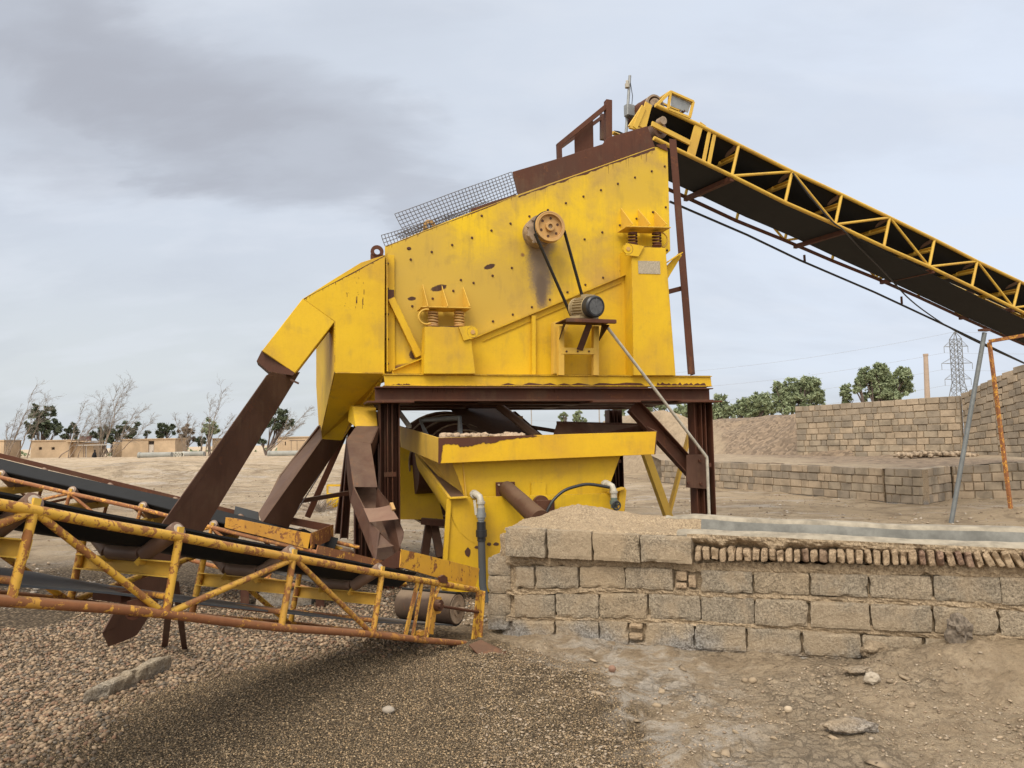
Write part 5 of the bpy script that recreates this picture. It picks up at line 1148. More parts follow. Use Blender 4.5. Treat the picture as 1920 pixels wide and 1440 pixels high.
# mortar beds: rough ribbons of mud between the rows
BEDS = [([(948, 1051), (1114, 1055), (1265, 1060), (1313, 1063), (1628, 1070), (1800, 1070), (1990, 1078), (2300, 1095)], 7.0, 7.5), ([(948, 1110), (1172, 1107), (1313, 1115), (1628, 1128), (1875, 1138), (2300, 1158)], 5, 6), ([(948, 1160), (1206, 1163), (1413, 1174), (1748, 1191), (1985, 1200), (2300, 1214)], 4, 5), ([(960, 1208), (1206, 1213), (1400, 1224), (1733, 1243), (1985, 1253), (2300, 1268)], 3.5, 3.5)]
g = MB()
for bi, (bp_, hh0, hh1) in enumerate(BEDS):
    rows = []; nx = 260
    for i in range(nx+1):
        x_ = bp_[0][0]+(bp_[-1][0]-bp_[0][0])*i/nx; yc = interp(x_, bp_); s_, z_ = wl_of(x_, yc); hh2 = (hh0+(hh1-hh0)*i/nx)/165
        row = []
        for j in range(9):
            a_ = R(-90+j*22.5); q = WL(s_, z_+math.sin(a_)*hh2*(1+.7*noise.noise(Vector((s_*6, bi*5, j*.2)))+.4*noise.noise(Vector((s_*25, bi*5, a_)))), -.040+max(0, math.cos(a_))**.45*(.026+.016*noise.noise(Vector((s_*9, bi*3, j*.4)))+.012*noise.noise(Vector((s_*40, bi, j*.8)))))
            row.append(q)
        rows.append(row)
    g.grid([r_[::-1] for r_ in rows], False)
g.build('mortar_bed', mort, wl, 'sand coloured mud mortar squeezed between the rows')
# core behind, rear face and top surface
core = MB(); S1 = wl_of(2300, 1100)[0]
core.hexa([WL(.02, -.2, -.055), WL(S1, -.2, -.055), WL(S1, -.2, -.78), WL(.15, -.2, -.76)], [WL(.02, .70, -.055), WL(S1, .64, -.055), WL(S1, .66, -.78), WL(.15, .72, -.76)])
core.build('core_fill', mort, wl)
# end of the wall: small column of blocks turning back
ge = MB()
for k_, (y0, y1) in enumerate(((1040, 1072), (1074, 1106), (1108, 1145), (1147, 1172))):
    z0 = W(932, y1, 6.5).z; z1 = W(932, y0, 6.5).z; c_ = WL(-.075, (z0+z1)/2, -.13)+Vector((-.01*k_*.2, .08, 0))
    roughbox(ge, c_, WD*.19+WNn*-.05, WNn*-.34, ZUP*(z1-z0+.008), (6, 8, 6), .006, .008, 50+k_)
ge.build('block_masonry', BMs[1], wl)
g = MB(); roughbox(g, WL(-.01, .30, -.14)+Vector((0, .05, 0)), WD*.17, WNn*-.24, ZUP*1.02, (7, 6, 40), .016, .02, 3); g.build('corner_mortar', mort, wl)
# bricks on edge
gk = [MB(), MB()]; x_ = 1304.0; i = 0
while x_ < 2080:
    wpx = 14.8+(x_-1304)*.0062+random.uniform(-1.5, 1.5); yt = interp(x_, [(1304, 1024), (1500, 1029), (1700, 1029), (1920, 1030), (2100, 1032)]); yb = interp(x_, [(1304, 1050), (1500, 1053), (1700, 1060), (1920, 1065), (2100, 1068)])
    s0, zt_ = wl_of(x_, yt); s1, zb_ = wl_of(x_+wpx, yb); lean = (0 if x_ < 1690 else min(.5, (x_-1690)/330))*random.uniform(.3, 1.2)+random.uniform(-.07, .07)
    hgt = (zt_-zb_)*random.uniform(.92, 1.1); up_ = (ZUP*math.cos(lean)+WD*-math.sin(lean)).normalized(); sd_ = (WD*math.cos(lean)+ZUP*math.sin(lean)).normalized()
    roughbox(gk[1 if random.random() < .15 else 0], WL((s0+s1)/2, (zt_+zb_)/2, -.02+random.uniform(-.012, .012)), sd_*(s1-s0)*.97, WNn*.17, up_*hgt, (5, 3, 6), .010, .016, 200+i)
    x_ += wpx; i += 1
for (bx, by, wp, hp_) in ((1277, 1080, 24, 20), (1277, 1098, 24, 13), (1298, 1090, 15, 26), (1192, 1174, 26, 12), (1192, 1194, 27, 14)):
    s0, z0 = wl_of(bx-wp/2, by); s1, _ = wl_of(bx+wp/2, by); zt_ = wl_of(bx, by-hp_/2)[1]; zb_ = wl_of(bx, by+hp_/2)[1]
    roughbox(gk[0], WL((s0+s1)/2, (zt_+zb_)/2, -.05), WD*(s1-s0)*.95, WNn*.12, ZUP*(zt_-zb_)*.9, (4, 3, 4), .006, .012, 300+bx)
gk[0].build('brick_row', brickm, wl, 'tan mud bricks set on edge, some leaning'); gk[1].build('brick_row', brickd, wl, 'purplish burnt bricks on edge')
# mortar behind and above the bricks
def strip(g, f_, s0, s1, nx, nv, flip=True, smooth=False):
    rows = [[f_(s0+(s1-s0)*i/nx, j/nv) for j in range(nv+1)] for i in range(nx+1)]
    g.grid([r_[::-1] for r_ in rows] if flip else rows, smooth)
sA = wl_of(1290, 1020)[0]
def ztop(s_): return .865-.035*min(1, max(0, (s_-1.6)/2.6))
def nmud(s_, v_, k_=1.0): return (noise.noise(Vector((s_*4, v_*3, 2)))*.6+noise.noise(Vector((s_*15, v_*9, 5)))*.35+noise.noise(Vector((s_*45, v_*20, 7)))*.15)*k_
g = MB()
def f1(s_, v_):   # face over the bricks
    hang = sst(.35, .8, v_+.25*noise.noise(Vector((s_*5, 3, 1)))+.15*noise.noise(Vector((s_*17, 3, 1)))); z_ = ztop(s_)-.16+v_*.17; return WL(s_, z_, -.075+.105*float(hang)+nmud(s_, v_, .028)+.010*noise.noise(Vector((s_*60, v_*9, 1))))
strip(g, f1, sA, S1, 320, 12)
g.build('mortar_cap', mort, wl, 'lumpy mud mortar over the row of bricks')
# top surface: sand, then the cement channel with two lips
def topf(s_, v_):
    off = .02-.80*v_; edge = ztop(s_)+.01
    a0 = sst(1.05, 1.7, s_)
    lip1 = .022*math.exp(-((v_-.13)/.07)**2); q_ = float(sst(.19, .34, v_)*(1-sst(.64, .76, v_))); tr_ = -.14*q_; lip2 = .058*float(sst(.66, .79, v_)*(1-sst(.90, 1.0, v_)))
    wob = .012*noise.noise(Vector((s_*1.5, 0, 3)))+.006*noise.noise(Vector((s_*5, v_*4, 8)))
    z_ = edge+float(a0)*(lip1+tr_+lip2)+wob
    hill = .135*math.exp(-(((s_-.45)/.36)**2+((v_-.74)/.38)**2))+.055*math.exp(-(((s_-1.1)/.5)**2+((v_-.85)/.25)**2))
    z_ += hill+nmud(s_, v_, .022*(1-float(a0))+.003)+(.012*noise.noise(Vector((s_*22, v_*16, 3))))*(1-float(a0))
    return WL(s_, z_-.02*(v_ < .02), off)
g = MB(); strip(g, topf, -.03, 1.55, 110, 60, True, True); g.build('sand_top', mort, wl, 'sand heaped on the wall top around the pipe mouth')
cem = flat('cement_lip', (.275, .24, .185), .97, 0, .3, 9); cemd = flat('shaded_cement', (.175, .172, .155), .95, 0, .3, 6)  # bed cement is darker than the lips: shade inside the channel put into its colour
g = MB(); strip(g, lambda s_, v_: topf(s_, v_*.22)+ZUP*.003, 1.40, S1, 260, 18, True, True); g.build('channel_lip', cem, wl, 'pale rounded near lip of the channel')
g = MB(); strip(g, lambda s_, v_: topf(s_, .22+v_*.52)+ZUP*.003, 1.50, S1, 260, 36, True, True); g.build('water_channel', cemd, wl, 'grey cement bed of the channel, colour darkened for shade')
g = MB(); strip(g, lambda s_, v_: topf(s_, .74+v_*.26)+ZUP*.003, 1.2, S1, 260, 18, True, True); g.build('channel_lip', cem, wl, 'pale rounded far lip of the channel')
g = MB(); strip(g, lambda s_, v_: WL(s_, .75*v_+topf(s_, 1.0).z*0+(-.1)*(1-v_)+.1*v_, -.775-.03*(1-v_)+nmud(s_, v_, .01)), -.03, S1, 60, 8, False); g.build('rear_face', mort, wl)

# stones and scraps in the foreground, each by itself
def one_rock(name, px, py, size, sq, mat, label, cat='stone', sd_=1, rough=.4, z=None, n=3):
    p = G(px, py); p.z = float(gz(p.x, p.y)); vs, fs = rock((0, 0, 0), size, sq, n, sd_, rough); zmin = min(v.z for v in vs)
    g_ = MB().add([v+p+ZUP*(-zmin*.75) for v in vs], fs); return solo(g_, name, mat, tuple(p), label, cat)
mst = blockmat('mud_lump', (.28, .215, .145), (.38, .30, .21), dustamt=.3)
one_rock('mud_clod', 1641, 1256, .075, (1.2, .9, .75), mst, 'angular tan mud clod at the foot of the wall beside the sand bank', 'clod', 3)
one_rock('stone', 1637, 1303, .045, (1, .8, .8), flat('white_stone', (.34, .29, .225), .95), 'small pale stone on the mud below the angular clod', 'stone', 5)
one_rock('dark_tuft', 1806, 1276, .085, (.85, .7, 1.15), flat('charred_clod', (.16, .13, .10), .98, 0, .5, 60), 'dark crumbly clump on the sand bank at the right', 'clod', 9, .8)
one_rock('flat_stone', 1592, 1378, .10, (1.4, .7, .35), mst, 'flat grey tan stone half sunk in the mud, lowest at the right', 'stone', 12)
one_rock('pebble', 1478, 1338, .024, (1, .9, .8), flat('cream_pebble', (.40, .32, .225), .9), 'round cream pebble lying on the mud', 'pebble', 15, .1)
one_rock('pebble', 1148, 1268, .026, (1, .9, .9), flat('red_pebble', (.24, .14, .095), .9), 'round reddish brown pebble on the salty mud', 'pebble', 16, .1)
one_rock('mud_clod', 1612, 1290, .06, (1.5, .8, .4), mst, 'low flat mud clod left of the small pale stone', 'clod', 23)
one_rock('pebble', 728, 1352+0, .03, (1.2, .8, .7), flat('pale_pebble', (.36, .31, .25), .9), 'pale pebble on the dark gravel', 'pebble', 17, .1)
# old concrete beam half buried in the gravel
p0, p1 = G(178, 1328), G(302, 1268); g = MB(); c_ = (p0+p1)/2; c_.z = float(gz(c_.x, c_.y))+.035
roughbox(g, Vector((0, 0, 0))+c_, (p1-p0)+ZUP*.02, Vector((.11, .13, 0)), ZUP*.13+Vector((.01, 0, 0)), (30, 6, 6), .016, .03, 71)
solo(g, 'concrete_beam', blockmat('old_concrete', (.34, .285, .215), (.46, .395, .30), dustamt=.3), tuple(c_), 'weathered concrete beam half buried in pebbles at the lower left', 'concrete beam')
p = G(945, 1222); p.z = .0
g = MB(); g.prism([W(884, 1203, 6.05), W(905, 1194, 6.15), W(950, 1215, 6.1), W(952, 1221, 5.98), W(938, 1236, 5.86), W(930, 1237, 5.84), W(905, 1224, 5.92)], ZUP*-.008)
g.prism([W(930, 1237, 5.84), W(938, 1236, 5.86), W(952, 1221, 5.98), W(950, 1214, 6.0), W(936, 1224, 5.9)], Vector((0, .01, 0)))
g.v = [(a_[0], a_[1]-.35, a_[2]+.07) for a_ in g.v]
solo(g, 'steel_scrap', M['brown'], tuple(p), 'folded scrap of brown sheet steel at the wall corner below the belt end', 'scrap')
p = G(1010, 1096+0); 
g = MB(); c_ = G(540, 1130); c_.z = .06; roughbox(g, c_, Vector((.55, .05, 0)), Vector((0, .3, 0)), ZUP*.14, (8, 5, 4), .008, .02, 5); solo(g, 'concrete_slab', BMs[0], tuple(c_), 'broken concrete slab on the gravel behind the nearest conveyor', 'slab')

# ================================================================ FAR BLOCK WALLS AND EARTH BANK
def far_wall(name, label, base, tops, bh, bw_, mats_, seed, thick=.25, parent_mortar=True):
    """base: list of ground points, tops: list of z at those points"""
    rg = random.Random(seed); L_ = [0]
    for a_, b2 in zip(base, base[1:]): L_.append(L_[-1]+(Vector(b2)-Vector(a_)).length)
    rt = thing(name, label, 'wall', tuple((Vector(base[0])+Vector(base[-1]))/2)); gs = [MB() for _ in mats_]; cr = MB()
    for si in range(len(base)-1):
        a_, b2 = Vector(base[si]), Vector(base[si+1]); L = (b2-a_).length; d_ = (b2-a_)/L; d_h = Vector((d_.x, d_.y, 0)).normalized(); nrm = Vector((d_h.y, -d_h.x, 0))
        if nrm.dot((a_+b2)/2-CAM) > 0: nrm = -nrm
        z0, z1 = tops[si], tops[si+1]
        a_c = a_; a_ = a_+d_h*(.30 if si else 0)
        cr.hexa([a_-nrm*.03-ZUP*.3, b2-nrm*.03-ZUP*.3, b2-nrm*thick-ZUP*.3, a_-nrm*thick-ZUP*.3], [Vector((a_.x, a_.y, z0-.02))-nrm*.03, Vector((b2.x, b2.y, z1-.02))-nrm*.03, Vector((b2.x, b2.y, z1-.02))-nrm*thick, Vector((a_.x, a_.y, z0-.02))-nrm*thick])
        a_ = a_c
        nrow = max(1, round(((z0-a_.z)+(z1-b2.z))/2/bh))
        for r_ in range(-1, nrow+1):
            x_ = -rg.random()*bw_*.5
            while x_ < L:
                w_ = rg.choice((bw_, bw_, bw_*.5, bw_*.6, bw_*.9))*rg.uniform(.9, 1.1); xa, xb = max(0, x_), min(L, x_+w_); x_ += w_
                if xb-xa < .06: continue
                t_ = ((xa+xb)/2)/L; bz = a_.z*(1-t_)+b2.z*t_; tz = z0*(1-t_)+z1*t_; k_ = (tz-bz)/nrow
                zl, zh = bz+r_*k_+.012, bz+(r_+1)*k_-.012
                if r_ >= nrow: continue
                zj = rg.uniform(-.006, .006); c_ = a_+d_*((xa+xb)/2); c_.z = (zl+zh)/2+zj
                wv = (z1-z0)/L*.5*((r_+1)/nrow)
                gi = rg.randrange(len(gs)) if len(gs) < 5 else (rg.randrange(3) if r_ > nrow*.62+rg.uniform(-.8, .8) else 2+rg.randrange(3)); gs[gi].box(c_-nrm*(thick/2-.02)+nrm*rg.uniform(-.015, .02), (d_h+ZUP*wv)*(xb-xa-.022), nrm*(thick-.04), ZUP*(zh-zl))
    for i, g_ in enumerate(gs): g_.build('block_masonry', mats_[i], rt, bevel=.008)
    cr.build('mortar', mort2, rt); return rt
mort2 = blockmat('pale_mortar', (.30, .225, .15), (.40, .31, .21), dustamt=.3)
fm = [flat('far_block_a', (0.335, 0.265, 0.189), .95, 0, .25, 2.5), flat('far_block_b', (0.281, 0.227, 0.167), .95, 0, .25, 2.5), flat('far_block_c', (0.4, 0.308, 0.205), .95, 0, .25, 2.5)]
fmd = [flat('grey_block_a', (0.243, 0.2, 0.151), .95, 0, .25, 2.5), flat('grey_block_b', (0.292, 0.238, 0.173), .95, 0, .3, 2.5), flat('grey_block_c', (0.346, 0.27, 0.189), .95, 0, .25, 2.5)]
def onG(px, py): 
    p = G(px, py, 0.0); return p
def topz(px, py, P): return W(px, py, P.y).z
b0_, b1_, b2_, b3_, b4_, b5_ = onG(1240, 905), onG(1657, 941), onG(1662, 942), onG(1731, 947), onG(1784, 937), onG(1784, 937)
# low front wall: three stretches
far_wall('block_wall', 'long low weathered block wall in the yard, left stretch running back from the corner', [b0_, b1_], [topz(1240, 862, b0_), topz(1657, 877, b1_)], .215, .42, fmd, 11)
b6, b7 = onG(1731, 947), onG(1787, 937)
far_wall('block_wall', 'jutting corner stretch of the low block wall between two cracks', [onG(1661, 942), b6, b7], [topz(1661, 876, b1_), topz(1731, 879, b6), topz(1787, 872, b7)], .215, .42, fmd, 12)
b8 = onG(1990, 936)
far_wall('block_wall', 'right stretch of the low block wall behind the orange trestle leg', [onG(1790, 937), b8], [topz(1790, 874, b7), topz(1990, 862, b8)], .215, .42, fmd, 13)
# upper wall and ramp wall
def atz(px, py, z): return G(px, py, z)
PU = [W(1494, 838, 27.5), W(1578, 856, 26.2), W(1806, 850, 24.0)]
for p in PU: p.z = W(1700, 856, 25).z-.05
uw = far_wall('block_wall', 'tall upper block wall retaining the earth bank behind the yard', [PU[0], PU[2]], [topz(1500, 762, PU[0]), topz(1808, 741, PU[2])], .215, .42, fm[:2]+fmd, 14, .3)
PR = [PU[2]+Vector((.02, -.05, 0)), W(1990, 850, 20.6)]; PR[1].z = PR[0].z
md_ = PR[0]*.62+PR[1]*.38
far_wall('block_wall', 'ramp wall of blocks with rising sloped top at the right edge', [PR[0], md_, PR[1]], [topz(1806, 739, PR[0]), topz(1868, 708, md_), topz(1990, 655, PR[1])], .215, .42, fm[:2]+fmd, 15, .3)
# earth: bank and platform sheet
def earth(name, label, gridpts, amp, mat):
    g_ = MB(); rows = [[p+ZUP*(amp*(noise.noise(p*.9)+.5*noise.noise(p*2.7)+.25*noise.noise(p*7))) for p in r_] for r_ in gridpts]; g_.grid(rows, True)
    o_ = g_.build(name, mat); o_['kind'] = 'structure'; o_['label'] = label; return o_
me_m, t, pb, geo = newmat('bank_earth'); P = geo.outputs['Position']
nA = t.noise(P, .5, 6, .6, .3); nB = t.noise(P, 5, 8, .75); nC = t.noise(P, 22, 5, .7); vB = t.voro(P, 9, 'F1', 'Color')
cA = t.mix(t.step(nA, .3, .7), (.36, .28, .19), (.44, .34, .23)); cA = t.mix(t.step(nB, .35, .6, .4, 0), cA, (.15, .11, .075))
cR = t.mix(t.sep(vB)[0], (.14, .10, .07), (.34, .25, .17)); xx_ = t.sep(P)[0]
pxm = t.math('DIVIDE', xx_, t.math('MAXIMUM', t.sep(P)[1], 1.0))
rubm = t.step(t.math('ADD', xx_, t.math('MULTIPLY', t.math('SUBTRACT', nA, .5), 5.0)), 8.6, 9.6); rubm2 = t.step(xx_, 12.4, 13.6, 1, 0); rub = t.math('MULTIPLY', t.math('MULTIPLY', rubm, rubm2), .9)
cA = t.mix(rub, cA, cR); t.put(pb.inputs['Base Color'], cA); pb.inputs['Roughness'].default_value = .97
t.put(pb.inputs['Normal'], t.bump(t.math('ADD', nB, t.math('MULTIPLY', nC, .6)), .9, .10)); earthm = me_m
def lerp(a, b_, t_): return a*(1-t_)+b_*t_
cols = [  # px, base y, baseY(depth), top y, topY, (photo columns of the bank)
 (1150, 905, 36, 800, 42), (1200, 905, 34, 778, 38), (1240, 905, 33, 769, 36), (1275, 905, 32, 778, 35), (1310, 900, 31, 792, 35), (1340, 888, 30, 791, 34), (1400, 878, 29, 786, 33), (1460, 872, 28, 780, 31), (1500, 868, 27, 775, 30), (1540, 868, 26.4, 800, 28.2), (1570, 862, 25.8, 830, 27.2), (1600, 858, 25.4, 850, 26)]
rows = []
for i in range(90):
    f_ = i/89*(len(cols)-1); k0 = min(int(f_), len(cols)-2); u_ = f_-k0; c0, c1_ = cols[k0], cols[k0+1]; c_ = [c0[j]*(1-u_)+c1_[j]*u_ for j in range(5)]
    bse = W(c_[0], c_[1], c_[2]); tp2 = W(c_[0], c_[3], c_[4]); row = []
    for j in range(34):
        v_ = j/33
        if v_ < .7: p = lerp(bse, tp2, (v_/.7)**.9)
        else: p = tp2+Vector((0, (v_-.7)/.3*14, .12*math.sin((v_-.7)*9)*0+(v_-.7)*.4))
        row.append(p)
    rows.append(row)
earth('earth_bank', 'sandy earth bank with rubble slope beside the upper wall', rows, .14, earthm)
# platform between the low wall and the upper wall
rows = []
frt = [(b0_, 862), (onG(1450, 922), 867), (b1_, 876), (b6, 878), (b7, 873), (b8, 862)]
fpx = [1240, 1450, 1657, 1731, 1787, 1990]
for i in range(60):
    f_ = i/59*(len(fpx)-1); k0 = min(int(f_), len(fpx)-2); u_ = f_-k0; px = fpx[k0]*(1-u_)+fpx[k0+1]*u_
    A_ = lerp(frt[k0][0], frt[k0+1][0], u_); A_ = Vector((A_.x, A_.y, W(px, frt[k0][1]*(1-u_)+frt[k0+1][1]*u_, A_.y).z-.02)) + Vector((0, .06, 0))
    Bp = Vector((A_.x*1.22, A_.y*1.22+3.5, .90)); rows.append([lerp(A_, Bp, (j/19)) for j in range(20)])
earth('earth_platform', 'sand filled platform behind the low block wall', rows, .03, earthm)
vs_ = MB()
for i in range(160):
    u_ = random.random(); px = 1690+130*u_+random.gauss(0, 12); p = W(px, 853-6*math.sin(u_*math.pi)*random.random()+random.uniform(-1, 3), 22.6+random.uniform(-.4, .6)); vs, fs = rock(p, random.uniform(.04, .10), (1, 1, .8), 1, i); vs_.add(vs, fs)
solo(vs_, 'stone_rubble', flat('rubble', (.30, .23, .16), .95, 0, .4, 4), tuple(W(1750, 853, 22.8)), 'heap of small stones at the foot of the ramp wall', 'rubble', kind='stuff')
# ================================================================ BACKGROUND
def leafmat(name, a, b_, tr_=.25):
    m_, t, pb, geo = newmat(name); P = geo.outputs['Position']; n_ = t.noise(P, .8, 3); n2_ = t.noise(P, 5, 3)
    t.put(pb.inputs['Base Color'], t.mix(t.step(n_, .35, .65), t.mix(n2_, a, b_), b_)); pb.inputs['Roughness'].default_value = .7
    return m_
LG = leafmat('grey_green_leaves', (.13, .165, .085), (.25, .295, .165)); LD = leafmat('dark_pine_leaves', (.035, .050, .028), (.075, .092, .048)); LB = leafmat('dry_brown_leaves', (.14, .10, .065), (.20, .15, .10))
BK = flat('pale_bark', (.25, .195, .15), .95, 0, .3, 3); BKd = flat('dark_bark', (.13, .10, .085), .95, 0, .3, 3); BKg = flat('grey_twigs', (.22, .19, .165), .95)
def leafcloud(g, blobs, n, size, rg, droop=.0, lean=(0, 0)):
    tot = sum(b_[1]**2*b_[2] if 0 else b_[1]*b_[2] for b_ in blobs)
    for (c_, rx, rz) in blobs:
        k_ = int(n*rx*rz/tot)
        # sub clumps
        cl_ = []
        for _ in range(max(6, k_//45)):
            d_ = Vector((rg.gauss(0, 1), rg.gauss(0, 1), rg.gauss(0, 1))).normalized(); q = rg.uniform(.2, 1.12)**.6; cl_.append((Vector((c_.x+d_.x*rx*q, c_.y+d_.y*rx*q, c_.z+d_.z*rz*q)), rg.uniform(.10, .26)*min(rx, rz)))
        for _ in range(k_):
            cc_, cr_ = rg.choice(cl_); p = cc_+Vector((rg.gauss(0, 1), rg.gauss(0, 1), rg.gauss(0, 1)))*cr_*.6
            u_ = Vector((rg.gauss(0, 1), rg.gauss(0, 1), rg.gauss(0, .8)+droop)).normalized(); v_ = u_.cross(Vector((rg.gauss(0, 1), rg.gauss(0, 1), rg.gauss(0, 1)))).normalized()
            a_ = size*rg.uniform(.6, 1.5); b2 = a_*rg.uniform(.25, .5)
            g.add([p-u_*a_, p-v_*b2, p+u_*a_, p+v_*b2], [(0, 1, 2, 3)])
def branches(g, p, d, L, r, depth, rg, lean=Vector((.25, 0, 0)), spread=.5, nseg=5, minr=.012, kids=3):
    pts = [p]; rr = [r]; dd = d.normalized()
    for i in range(nseg):
        dd = (dd+Vector((rg.gauss(0, .12), rg.gauss(0, .12), rg.gauss(0, .08)))+lean*.12).normalized(); pts.append(pts[-1]+dd*L/nseg); rr.append(max(minr, r*(1-.75*(i+1)/nseg)))
    g.path(pts, rr, 5 if depth > 1 else 3)
    if depth <= 0: return
    for k_ in range(kids+(depth > 1)):
        i = rg.randint(1, nseg); 
        nd = (dd*.8+Vector((rg.gauss(0, spread), rg.gauss(0, spread), rg.gauss(0, spread*.6)+.15))).normalized()
        branches(g, pts[i], nd, L*rg.uniform(.45, .7), rr[i]*.7, depth-1, rg, lean, spread, nseg, minr, kids)
def px2w(px, py, Y): return W(px, py, Y)
def leafy_tree(label, Y, basepx, blobs, mat, n=1500, size=.35, group=None, brk=BKd, droop=0, seed=0, name='leafy_tree', basez=None):
    """blobs: (px, py, rx_px, rz_px) where they stand, at distance Y"""
    rg = random.Random(seed); k_ = Y/F_PX; bp_ = W(basepx, 840, Y); bp_.z = 0 if basez is None else basez
    rt = thing(name, label, 'tree', tuple(bp_), group); g_ = MB(); cr = MB(); bl_ = []
    for (x_, y_, rx, rz) in blobs:
        c_ = W(x_, y_, Y+rg.uniform(-1, 1)*rx*k_*.5); bl_.append((c_, rx*k_, rz*k_))
    for (c_, rx, rz) in bl_:
        mid = bp_*.5+c_*.5+Vector((rg.uniform(-.4, .4), rg.uniform(-.4, .4), 0)); g_.path([bp_, bp_*.75+mid*.25, mid, c_], [.22*k_*15, .17*k_*15, .10*k_*15, .04], 6)
        for _ in range(6):
            e_ = c_+Vector((rg.uniform(-1, 1)*rx, rg.uniform(-1, 1)*rx, rg.uniform(-.6, 1)*rz))*.8; g_.path([mid, (mid+e_)/2+Vector((0, 0, rz*.15)), e_], [.07, .05, .02], 4)
    g_.build('trunk', brk, rt); leafcloud(cr, bl_, n, size, rg, droop); cr.build('crown', mat, rt); return rt
def bare_tree(label, Y, stems, group='bare leaning trees beyond the yard', seed=0, brk=BK, tw=BKg, depth=3, minr=.009):
    """stems: (base px, base py, tip px, tip py)"""
    rg = random.Random(seed); bx_ = sum(s_[0] for s_ in stems)/len(stems); b0__ = W(bx_, 858, Y); b0__.z = 0
    rt = thing('bare_tree', label, 'tree', tuple(b0__), group); g_ = MB(); t_ = MB(); k_ = Y/F_PX
    for (x0, y0, x1, y1) in stems:
        y1 += 9; a_, b2 = W(x0, y0, Y+rg.uniform(-.8, .8)), W(x1, y1, Y+rg.uniform(-2, 2)); a_.z = max(-.1, min(a_.z, .1)) if y0 > 845 else a_.z
        L = (b2-a_).length; pts = []; n_ = 8; off = Vector((rg.uniform(-.04, .04), 0, rg.uniform(-.03, .03)))*L
        for i in range(n_+1): u_ = i/n_; pts.append(a_*(1-u_)+b2*u_+off*math.sin(u_*math.pi)+Vector((rg.gauss(0, .012)*L, rg.gauss(0, .012)*L, 0))*(0 < i < n_))
        g_.path(pts, [max(.028, .095*(1-i/(n_+1))*(L/8)**.5) for i in range(n_+1)], 6)
        for i in range(3, n_+1):
            for _ in range(3 if i < n_ else 4):
                d_ = ((b2-a_).normalized()+Vector((rg.gauss(.12, .38), rg.gauss(0, .38), rg.gauss(0, .28)))).normalized()
                branches(t_, pts[i], d_, L*rg.uniform(.08, .20), .028, 2, rg, Vector((.5, 0, -.25)), .5, 4, minr, 3)
    g_.build('trunk', brk, rt); t_.build('twigs', tw, rt); return rt
YT = 122.0
TG = 'trees beyond the mud houses'
leafy_tree('dark round bushy tree rising behind the left end of the two window mud house', 132, 78, [(68, 788, 19, 22), (90, 782, 17, 22), (84, 805, 24, 18), (100, 812, 14, 14), (62, 806, 14, 14), (66, 764, 7, 7), (87, 763, 7, 7)], LD, 3000, .36, TG, seed=1)
leafy_tree('small dark conifer behind the middle of the two window mud house', 132, 131, [(133, 806, 9, 15), (122, 818, 9, 8), (142, 815, 8, 12)], LD, 900, .34, TG, seed=2)
leafy_tree('broad dark tree behind the tall bare trees left of the doored mud house', 134, 205, [(190, 812, 14, 18), (210, 815, 16, 18), (178, 815, 8, 12), (235, 812, 16, 20), (255, 808, 9, 16), (228, 800, 8, 12)], LD, 2600, .36, TG, seed=3)
leafy_tree('tiny dark tree behind the roof near the door of the mud house', 140, 275, [(276, 812, 5, 8)], LD, 220, .3, TG, seed=4)
leafy_tree('pair of dark upright crowns behind the right end of the doored mud house', 132, 305, [(295, 810, 8, 10), (308, 804, 10, 16), (322, 808, 8, 10)], LD, 1300, .34, TG, seed=5)
leafy_tree('brown dry crowned tree right of the doored mud house', 128, 350, [(350, 815, 14, 17), (356, 828, 10, 10), (340, 822, 8, 12)], LB, 1300, .30, TG, seed=6, brk=BK)
leafy_tree('grey green tree with open crown left of the long brown chute', 128, 393, [(396, 798, 12, 14), (400, 810, 10, 9), (388, 806, 8, 10)], LG, 1000, .30, TG, seed=7)
leafy_tree('low dark bush left of the long brown chute', 128, 375, [(376, 826, 9, 9)], LD, 450, .3, TG, seed=8)
leafy_tree('dark tree with thin trunk seen between the long chute and the middle chute', 112, 500, [(525, 780, 14, 12), (512, 795, 14, 12), (538, 790, 11, 14), (530, 802, 13, 9), (490, 826, 9, 6)], LD, 2400, .32, TG, seed=9)
bare_tree('thin bare tree clump at the far left edge of the picture', 118, [(10, 860, 58, 732), (12, 860, 30, 772), (8, 860, 12, 792), (14, 860, 45, 770), (30, 858, 70, 760), (50, 858, 86, 745)], seed=1)
bare_tree('slim bare tree crossing the front of the two window mud house', 116, [(128, 858, 156, 756), (130, 858, 164, 776), (110, 857, 180, 786), (146, 857, 176, 780)], seed=2, tw=BKg)
bare_tree('tallest pale bare tree with many upright stems between the two mud houses', 118, [(190, 857, 232, 722), (192, 857, 218, 728), (188, 857, 190, 745), (194, 857, 236, 728), (190, 857, 205, 756), (186, 856, 184, 762)], seed=3)
bare_tree('pale bare tree leaning far right over the doored mud house', 117, [(197, 857, 262, 766), (211, 853, 250, 768), (215, 853, 282, 782)], seed=4)
bare_tree('low bare scrub tree right of the doored mud house', 120, [(345, 855, 330, 782), (347, 855, 352, 778), (345, 855, 362, 788)], seed=5)
bare_tree('tall thin bare tree leaning right beside the long brown chute', 120, [(385, 855, 416, 730), (383, 855, 394, 752), (390, 855, 432, 780), (376, 855, 378, 790)], seed=6)
bare_tree('bare tree right of the chute gap leaning right', 108, [(505, 845, 574, 764), (508, 845, 540, 775), (500, 845, 560, 790)], seed=7)
